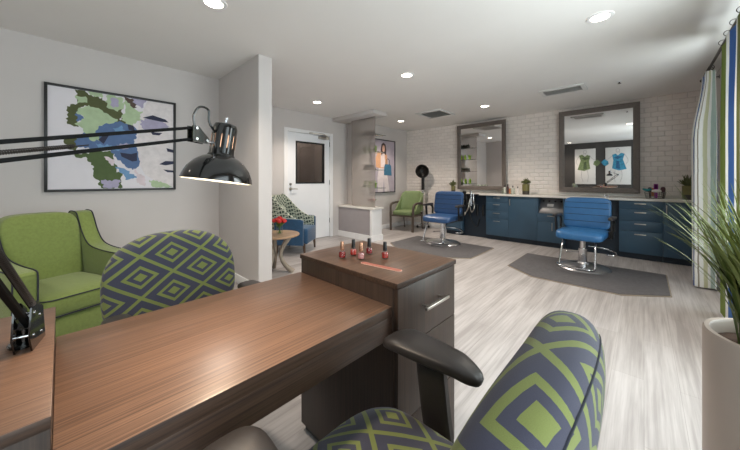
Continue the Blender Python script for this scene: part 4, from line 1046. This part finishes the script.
# ------------------------------------------------------------------ pictures
def flat(bm, pts, x0, x1): prism(bm, pts, x0, x1, 'x')
ART = {'olive':[[(0.04,1.91),(0.11,1.95),(0.1,2.06),(0.09,2.09),(0.17,2.1),(0.19,2.05),(0.29,2.04),(0.32,2.0),(0.44,2.05),(0.45,1.91),(0.42,1.81),(0.36,1.84),(0.22,1.93),(0.16,1.94),(0.12,1.87),(0.11,1.77),(0.12,1.72),(0.04,1.74),(0.03,1.79),(0.05,1.85)],[(0.03,1.6),(0.1,1.64),(0.11,1.56),(0.1,1.48),(0.04,1.5),(0.02,1.55)],[(0.44,1.86),(0.49,1.82),(0.45,1.78),(0.41,1.78)]],'green':[[(0.07,1.47),(0.19,1.46),(0.2,1.49),(0.36,1.5),(0.38,1.42),(0.41,1.34),(0.4,1.28),(0.45,1.27),(0.44,1.18),(0.45,1.12),(0.28,1.12),(0.26,1.2),(0.22,1.24),(0.23,1.33),(0.17,1.43),(0.1,1.42)]],'mint':[[(0.12,1.91),(0.19,1.95),(0.24,1.93),(0.32,1.89),(0.41,1.84),(0.39,1.81),(0.26,1.75),(0.24,1.7),(0.28,1.6),(0.2,1.6),(0.15,1.71),(0.09,1.75),(0.16,1.81),(0.1,1.86)],[(0.19,2.1),(0.3,2.1),(0.29,2.04),(0.2,2.05)],[(0.1,2.03),(0.17,2.03),(0.18,1.97),(0.11,1.95)],[(0.33,2.08),(0.44,2.08),(0.46,1.97),(0.41,1.92),(0.34,1.94),(0.31,2.01)],[(0.46,2.06),(0.54,2.03),(0.57,1.96),(0.62,1.96),(0.59,1.85),(0.5,1.78),(0.44,1.84),(0.47,1.95)],[(0.68,1.2),(0.8,1.17),(0.9,1.12),(0.71,1.12)]],'blue':[[(0.1,1.87),(0.13,1.86),(0.18,1.78),(0.11,1.77)],[(0.23,1.72),(0.31,1.78),(0.39,1.82),(0.49,1.81),(0.57,1.75),(0.55,1.62),(0.58,1.51),(0.59,1.37),(0.53,1.31),(0.44,1.39),(0.38,1.45),(0.36,1.52),(0.2,1.51),(0.1,1.54),(0.1,1.63),(0.17,1.69),(0.24,1.66)]],'sky':[[(0.39,1.34),(0.49,1.3),(0.57,1.22),(0.47,1.2),(0.45,1.27)],[(0.24,1.57),(0.36,1.56),(0.43,1.52),(0.36,1.51),(0.26,1.52)],[(0.37,1.74),(0.44,1.78),(0.47,1.73),(0.41,1.68)]],'navy':[[(0.26,1.61),(0.3,1.57),(0.34,1.66),(0.29,1.65)],[(0.43,1.49),(0.52,1.48),(0.57,1.5),(0.57,1.41),(0.53,1.4),(0.44,1.45)],[(0.49,1.8),(0.54,1.79),(0.55,1.74),(0.5,1.74)],[(0.62,1.89),(0.71,1.93),(0.83,1.9),(0.86,1.87),(0.78,1.87),(0.68,1.88)],[(0.69,1.74),(0.8,1.74),(0.77,1.71),(0.71,1.71)],[(0.84,1.57),(0.92,1.55),(0.92,1.52),(0.85,1.53)],[(0.77,1.38),(0.83,1.42),(0.92,1.42),(0.92,1.39),(0.83,1.37)],[(0.81,1.32),(0.92,1.31),(0.92,1.29),(0.85,1.29)]],'brown':[[(0.46,2.09),(0.53,2.08),(0.57,1.99),(0.54,1.98),(0.49,2.03)]],'lilac':[[(0.52,2.09),(0.67,2.1),(0.61,1.99),(0.56,2.02)],[(0.6,1.85),(0.67,1.89),(0.8,1.87),(0.88,1.83),(0.8,1.77),(0.66,1.76),(0.61,1.78)],[(0.28,1.2),(0.43,1.2),(0.41,1.12),(0.3,1.12)],[(0.35,2.04),(0.39,2.06),(0.42,2.03),(0.42,1.98),(0.38,1.95),(0.35,1.98)],[(0.4,1.57),(0.48,1.6),(0.54,1.56),(0.44,1.53)]],'pink':[[(0.53,1.33),(0.64,1.23),(0.64,1.13),(0.57,1.17),(0.57,1.26)],[(0.3,1.44),(0.39,1.42),(0.38,1.35),(0.34,1.38)]],'skin':[[(0.67,2.1),(0.9,2.1),(0.92,1.11),(0.75,1.18),(0.64,1.26),(0.58,1.4),(0.57,1.57),(0.58,1.74),(0.59,1.88)]]}
t = thing('floral_face_artwork', 'framed collage artwork of blue and green flowers over half a face, on left wall', 'artwork', (-4.06, .411, 1.085))
A = Matrix.Translation((4.06, -.411, -1.085)); fy0, fy1, fz0, fz1 = -.108, .93, 1.088, 2.108
b = new()
for lo, hi in (((fy0, fz0), (fy0+.022, fz1)), ((fy1-.022, fz0), (fy1, fz1)), ((fy0+.022, fz0), (fy1-.022, fz0+.022)), ((fy0+.022, fz1-.022), (fy1-.022, fz1))):
    box(b, (-4.059, *lo), (-4.022, *hi), .0015, A)
obj('frame', b, M['frameblack'], t)
M['canvas'] = mat('pale_canvas', (222, 218, 224), .75, var=.02)
AC = {'skin': (220, 213, 214), 'olive': (78, 84, 46), 'green': (76, 94, 52), 'mint': (172, 192, 156), 'blue': (84, 110, 152), 'sky': (110, 150, 190), 'navy': (40, 44, 70), 'brown': (84, 66, 58), 'lilac': (168, 162, 188), 'pink': (214, 200, 206)}
AK = ['skin', 'olive', 'green', 'blue', 'mint', 'sky', 'pink', 'lilac', 'navy', 'brown']
b = new(); box(b, (-4.058, fy0+.02, fz0+.02), (-4.040, fy1-.02, fz1-.02), 0, A)
for li, k in enumerate(AK):
    nf = len(b.faces); rnd = random.Random(li)
    for poly in ART[k]:
        pts = []
        for i in range(len(poly)):
            (a0, c0), (a1, c1) = poly[i], poly[(i+1) % len(poly)]
            L_ = math.hypot(a1-a0, c1-c0); n = max(1, int(L_/.016)); nx, nz = -(c1-c0)/max(L_, 1e-5), (a1-a0)/max(L_, 1e-5)
            for q_ in range(n):
                j = rnd.uniform(-.013, .013) if (k not in ('skin', 'navy') and q_) else 0
                q = (a0+(a1-a0)*q_/n+nx*j, c0+(c1-c0)*q_/n+nz*j)
                pts.append((min(fy1-.023, max(fy0+.023, q[0])), min(fz1-.023, max(fz0+.023, q[1]))))
        prism(b, pts, -4.0405, -4.0398+.0004*li, 'x', Mx=A)
    b.faces.ensure_lookup_table()
    for f in b.faces[nf:]: f.material_index = li+1
bmesh.ops.triangulate(b, faces=b.faces)
obj('canvas', b, [M['canvas']]+[mat('paint_'+k, AC[k], .7, var=.08, scale=20) for k in AK], t, False)
# fashion photograph at far left wall (woman with blue bag)
t = thing('fashion_photograph', 'framed photo of a woman with blue handbag on far left wall', 'framed photo', (-4.68, 5.43, .89))
b = new(); w, h = .455, 1.30
for lo, hi in (((-w, 0), (-w+.02, h)), ((w-.02, 0), (w, h)), ((-w+.02, 0), (w-.02, .02)), ((-w+.02, h-.02), (w-.02, h))): box(b, (.001, *lo), (.035, *hi), .001)
obj('frame', b, M['frameblack'], t)
mb = mat('photo_backdrop', (176, 166, 178), .6, var=.12, scale=4)
b = new(); box(b, (.002, -w+.018, .018), (.018, w-.018, h-.018)); ph_ = obj('photo_print', b, mb, t, False)
def fig(name, polys, col, x0, x1, par, Mx=None, rough=.6):
    b = new()
    for p in polys: prism(b, p, x0, x1, 'x', Mx=Mx)
    bmesh.ops.triangulate(b, faces=b.faces)
    return obj(name, b, mat('print_'+name, col, rough, var=.08, scale=12), par, False)
fig('trousers', [[(-.20, .02), (-.02, .02), (.02, .35), (.05, .02), (.24, .02), (.16, .40), (.08, .66), (-.16, .66), (-.22, .35)]], (214, 204, 206), .018, .0185, ph_)
fig('coat', [[(-.19, .60), (-.27, .62), (-.28, .85), (-.20, .98), (-.05, 1.02), (.06, 1.0), (.14, .92), (.17, .70), (.13, .60)]], (206, 158, 122), .018, .0188, ph_)
fig('blouse', [[(-.10, .62), (-.10, .92), (-.03, 1.0), (.04, .98), (.08, .62)]], (222, 206, 204), .018, .0192, ph_)
fig('hair', [[(-.07, .90), (-.10, 1.05), (-.07, 1.18), (0, 1.23), (.08, 1.19), (.11, 1.06), (.10, .92), (.04, .96), (-.03, .96)]], (66, 46, 42), .018, .0195, ph_)
fig('face', [[(-.03, 1.02), (-.045, 1.10), (-.02, 1.16), (.03, 1.16), (.055, 1.10), (.04, 1.02), (.01, .99)]], (214, 172, 152), .018, .0198, ph_)
fig('handbag', [[(.02, .43), (.32, .42), (.30, .66), (.26, .70), (.06, .70), (.03, .64)]], (60, 112, 142), .018, .020, ph_)
b = new(); tube(b, smooth_path([(.0195, .10, .69), (.0195, .11, .80), (.0195, .17, .84), (.0195, .23, .80), (.0195, .24, .69)]), .006, 6); obj('bag_handle', b, M['navydark'], ph_)
# framed picture on rear of divider
t = thing('small_framed_print', 'dark framed print on back side of the dividing wall, seen in left mirror', 'framed photo', (-3.80, 1.571, 1.15))
b = new()
for lo, hi in (((-.3, 0), (-.28, .9)), ((.28, 0), (.3, .9)), ((-.28, 0), (.28, .02)), ((-.28, .88), (.28, .9))): box(b, (lo[0], .001, lo[1]), (hi[0], .03, hi[1]), .001)
obj('frame', b, M['frameblack'], t)
b = new(); box(b, (-.28, .002, .02), (.28, .015, .88)); obj('print_sheet', b, mat('dusky_print', (96, 100, 128), .6, var=.4, scale=6), t, False)
# dark panelled feature wall behind camera with two sketches
b = new(); box(b, (-2.55, YF, 0), (-.02, YF+.03, H)); 
for i in range(9): box(b, (-2.55+.28*i, YF+.03, 0), (-2.55+.28*i+.27, YF+.036, H))
struct('wall_panelled', b, M['darkpanel'])
def sketch(lab, x0, x1, col, col2, k, sg=-1):
    t = thing('dress_picture', lab, 'artwork', ((x0+x1)/2, YF+.0362, .82), 0, 'dress sketches on dark wall'); w = (x1-x0)/2
    b = new(); box(b, (-w, 0, 0), (w, .03, 1.45), .002); c = obj('sheet', b, M['panewhite'], t)
    def fy(name, polys, colr, y1):
        b = new()
        for p in polys: prism(b, [(sg*px*1.35, .05+pz*1.05) for px, pz in p], .03, y1, 'y')
        bmesh.ops.triangulate(b, faces=b.faces); obj(name, b, mat('sketch_'+name+str(k), colr, .7, var=.3, scale=18), c, False)
    fy('dress', [[(-.13, .55), (-.10, .85), (-.13, 1.06), (-.05, 1.10), (0, 1.03), (.07, 1.12), (.15, 1.08), (.11, .88), (.19, .52), (.02, .47)]], col, .0308)
    fy('dress_fold', [[(-.05, .55), (-.03, .85), (.03, .80), (.05, .52)], [(-.10, .95), (0, .90), (.10, .98), (0, 1.0)]], col2, .0314)
    fy('handbag', [[(-.34, .70), (-.38, .80), (-.30, .90), (-.22, .84), (-.20, .72), (-.28, .64)]], col, .0308)
    b = new()
    for pts in ([(-.06, .50), (-.08, .25), (-.06, .05)], [(.08, .50), (.09, .25), (.05, .05)], [(-.11, 1.05), (-.20, .92), (-.28, .88)], [(.15, 1.06), (.22, .85), (.18, .70)], [(-.02, 1.12), (-.02, 1.16)], [(.03, 1.12), (.03, 1.16)]):
        tube(b, smooth_path([(sg*px*1.35, .031, .05+pz*1.05) for px, pz in pts], 4), .006, 5)
    tube(b, [(.055*cos(a), .031, 1.33+.07*sin(a)) for a in [2*pi*i/20 for i in range(20)]], .006, 5, True)
    obj('pencil_line', b, M['taupe'], c)
sketch('sketch of a green dress, left in the large mirror reflection', -2.12, -1.43, (110, 126, 84), (70, 84, 56), 1)
sketch('sketch of a blue dress, right in the large mirror reflection', -1.12, -.36, (60, 140, 172), (40, 90, 130), 2, 1)

# ------------------------------------------------------------------ curtains
rod = thing('curtain_rod', 'dark metal curtain rod above the striped curtains', 'curtain rod', (.52, 4.1, 2.42))
b = new(); cyl(b, (0, -1.35, 0), (0, 1.30, 0), .012, seg=14); obj('pole', b, M['darkmetal'], rod)
for y in (-1.2, .0, 1.22):
    b = new(); cyl(b, (0, y, 0), (XR-.52, y, 0), .007, seg=10); cyl(b, (XR-.525, y, 0), (XR-.5205, y, 0), .022, seg=14); obj('bracket', b, M['darkmetal'], rod)
for y in (-1.36, 1.31):
    b = new(); sphere(b, (0, y, 0), .02); obj('finial', b, M['darkmetal'], rod)
def curtain(lab, ya, yb, mm, folds, xt, xb, amp0, amp, ph0, zbot=.02):
    t = thing('striped_curtain', lab, 'curtain', (xt, (ya+yb)/2, 0), 0, 'striped curtains on the rod')
    c = (ya+yb)/2; b = new(); uvl = b.loops.layers.uv.new('UVMap'); nu, nv = 260, 26; grid = []; arc = None
    for j in range(nv+1):
        v = j/nv; z = 2.39+(zbot-2.39)*v; row = []; k = min(1, v*3.2); k = k*k*(3-2*k)
        for i in range(nu+1):
            u = i/nu; ph = u*2*pi*folds+ph0; a_ = amp0+(amp-amp0)*k
            xx = a_*sin(ph)+.12*a_*sin(2.3*ph+1+v*1.2)+(xb-xt)*k
            yy = (yb-ya)*(.5-u)+.3*a_*sin(2*ph)
            row.append(b.verts.new((xx, yy, z)))
        grid.append(row)
        if j == nv:
            arc = [0]
            for p, q in zip(row, row[1:]): arc.append(arc[-1]+(q.co-p.co).length)
    for j in range(nv):
        for i in range(nu):
            f = b.faces.new((grid[j][i], grid[j][i+1], grid[j+1][i+1], grid[j+1][i]))
            for lpz, (ii, jj) in zip(f.loops, ((i, j), (i+1, j), (i+1, j+1), (i, j+1))): lpz[uvl].uv = (arc[ii], jj/nv*2.4)
    bmesh.ops.recalc_face_normals(b, faces=b.faces)
    bmesh.ops.solidify(b, geom=b.faces[:], thickness=.003)
    obj('cloth', b, M[mm], t, ang=60)
    for i in range(6):
        y = (yb-ya)*(i/5-.5)*.98
        b = new(); tube(b, [(cos(a)*.022, y, 2.422+sin(a)*.022-.004) for a in [2*pi*q/18 for q in range(18)]], .0025, 6, True); obj('ring', b, M['darkmetal'], t)
curtain('gathered pale striped curtain at far end of rod, next to the tiled wall', 4.82, 5.16, 'curtain2', 3, .53, .50, .035, .085, 1.2)
curtain('striped curtain with broad green and blue bands at near end of rod', 2.85, 4.03, 'curtain', 3, .505, .497, .009, .006, 0)

# ------------------------------------------------------------------ tall planter with grass
pl = thing('tall_planter', 'tall taupe cylindrical planter with spiky grass beside the curtains', 'potted plant', (.305, 1.47, 0))
r = .163
b = new(); lathe(b, [(0, 0), (r-.01, 0), (r, .01), (r, .71), (r-.004, .718), (r-.016, .718), (r-.02, .71), (r-.02, .66), (0, .66)], 64); obj('pot', b, M['planter'], pl)
b = new(); lathe(b, [(0, .6605), (r-.021, .6605), (r-.021, .675), (r*.5, .685), (0, .69)], 32); obj('soil', b, M['soil'], pl)
b = new(); uvl = b.loops.layers.uv.new('UVMap'); rnd = random.Random(11)
for i in range(430):
    a = rnd.uniform(0, 2*pi); q = rnd.uniform(0, .09); base_ = Vector((cos(a)*q, sin(a)*q, .68))
    a2 = a+rnd.uniform(-.5, .5); ln = rnd.uniform(.32, .54); out = rnd.uniform(.12, .66)
    if cos(a2) > .0: out *= .42
    d = Vector((cos(a2), sin(a2), 0)); side = Vector((-d.y, d.x, 0)); wd = rnd.uniform(.0035, .0072); sh_ = rnd.random(); prev = None; p = base_.copy(); el = pi/2-out*.35; n = 9
    tw = rnd.uniform(-.5, .5)
    for k in range(n+1):
        s = k/n; w_ = wd*(1-s**2.2)*(.7+.6*min(1, s*4)) + .0003
        v0 = b.verts.new(p+side*w_); v1 = b.verts.new(p-side*w_+Vector((0, 0, tw*.002))); v2 = b.verts.new(p+Vector((0, 0, -.0012))-d*.001)
        if prev:
            for A_, B_ in ((0, 1), (1, 2), (2, 0)):
                f = b.faces.new((prev[A_], prev[B_], (v0, v1, v2)[B_], (v0, v1, v2)[A_]))
                for lpz in f.loops: lpz[uvl].uv = (sh_*.65+.35*s, s)
        prev = (v0, v1, v2)
        el -= out*1.35/n*(.4+1.2*s)
        p = p+(d*cos(el)+Vector((0, 0, sin(el))))*ln/n
        if base_.x+p.x > 5: pass
    b.faces.new(prev)
XW = XR-.305-.10
for v in b.verts:
    if v.co.x > XW: v.co.x = XW-(v.co.x-XW)*.1
obj('grass_foliage', b, M['grass'], pl, True)

# ------------------------------------------------------------------ light
wd = bpy.data.worlds.new('World'); SC.world = wd; wd.use_nodes = True; nt = wd.node_tree
bg = nt.nodes['Background']; bg.inputs['Color'].default_value = (.75, .86, 1, 1); bg.inputs['Strength'].default_value = 1.5
for (y0, y1), e in zip(W, (34, 105)):
    ld = bpy.data.lights.new('window_daylight', 'AREA'); ld.shape = 'RECTANGLE'; ld.size = WZ1-WZ0; ld.size_y = y1-y0; ld.energy = e; ld.color = (.95, .97, 1)
    lo = bpy.data.objects.new('window_daylight', ld); COL.objects.link(lo); lo.location = (XR+.2, (y0+y1)/2, (WZ0+WZ1)/2); lo.rotation_euler = (0, R(92), 0)
ld = bpy.data.lights.new('door_glass_fill', 'POINT'); ld.energy = 6; ld.color = (1, .9, .8); ld.shadow_soft_size = .1  # added unseen lamp that brightens the view through the door glass
lo = bpy.data.objects.new('door_glass_fill', ld); COL.objects.link(lo); lo.location = (-5.4, 3.5, 2.3)

# ------------------------------------------------------------------ camera
cam = bpy.data.cameras.new('camera'); co = bpy.data.objects.new('camera', cam); COL.objects.link(co)
co.location = (0, 0, 1.2); co.rotation_euler = (R(90), 0, R(43.28)); cam.sensor_width = 36; cam.lens = 291/740*36; cam.shift_y = -45/740; cam.clip_start = .02
SC.camera = co
SC.view_settings.view_transform = 'Standard'; SC.view_settings.look = 'None'; SC.view_settings.gamma = 1; SC.view_settings.exposure = .30
SC.view_settings.use_curve_mapping = False
SC.cycles.max_bounces = 10; SC.cycles.diffuse_bounces = 6; SC.cycles.glossy_bounces = 5; SC.cycles.transparent_max_bounces = 12; SC.cycles.transmission_bounces = 6
SC.cycles.sample_clamp_indirect = 6; SC.cycles.caustics_reflective = False; SC.cycles.caustics_refractive = False
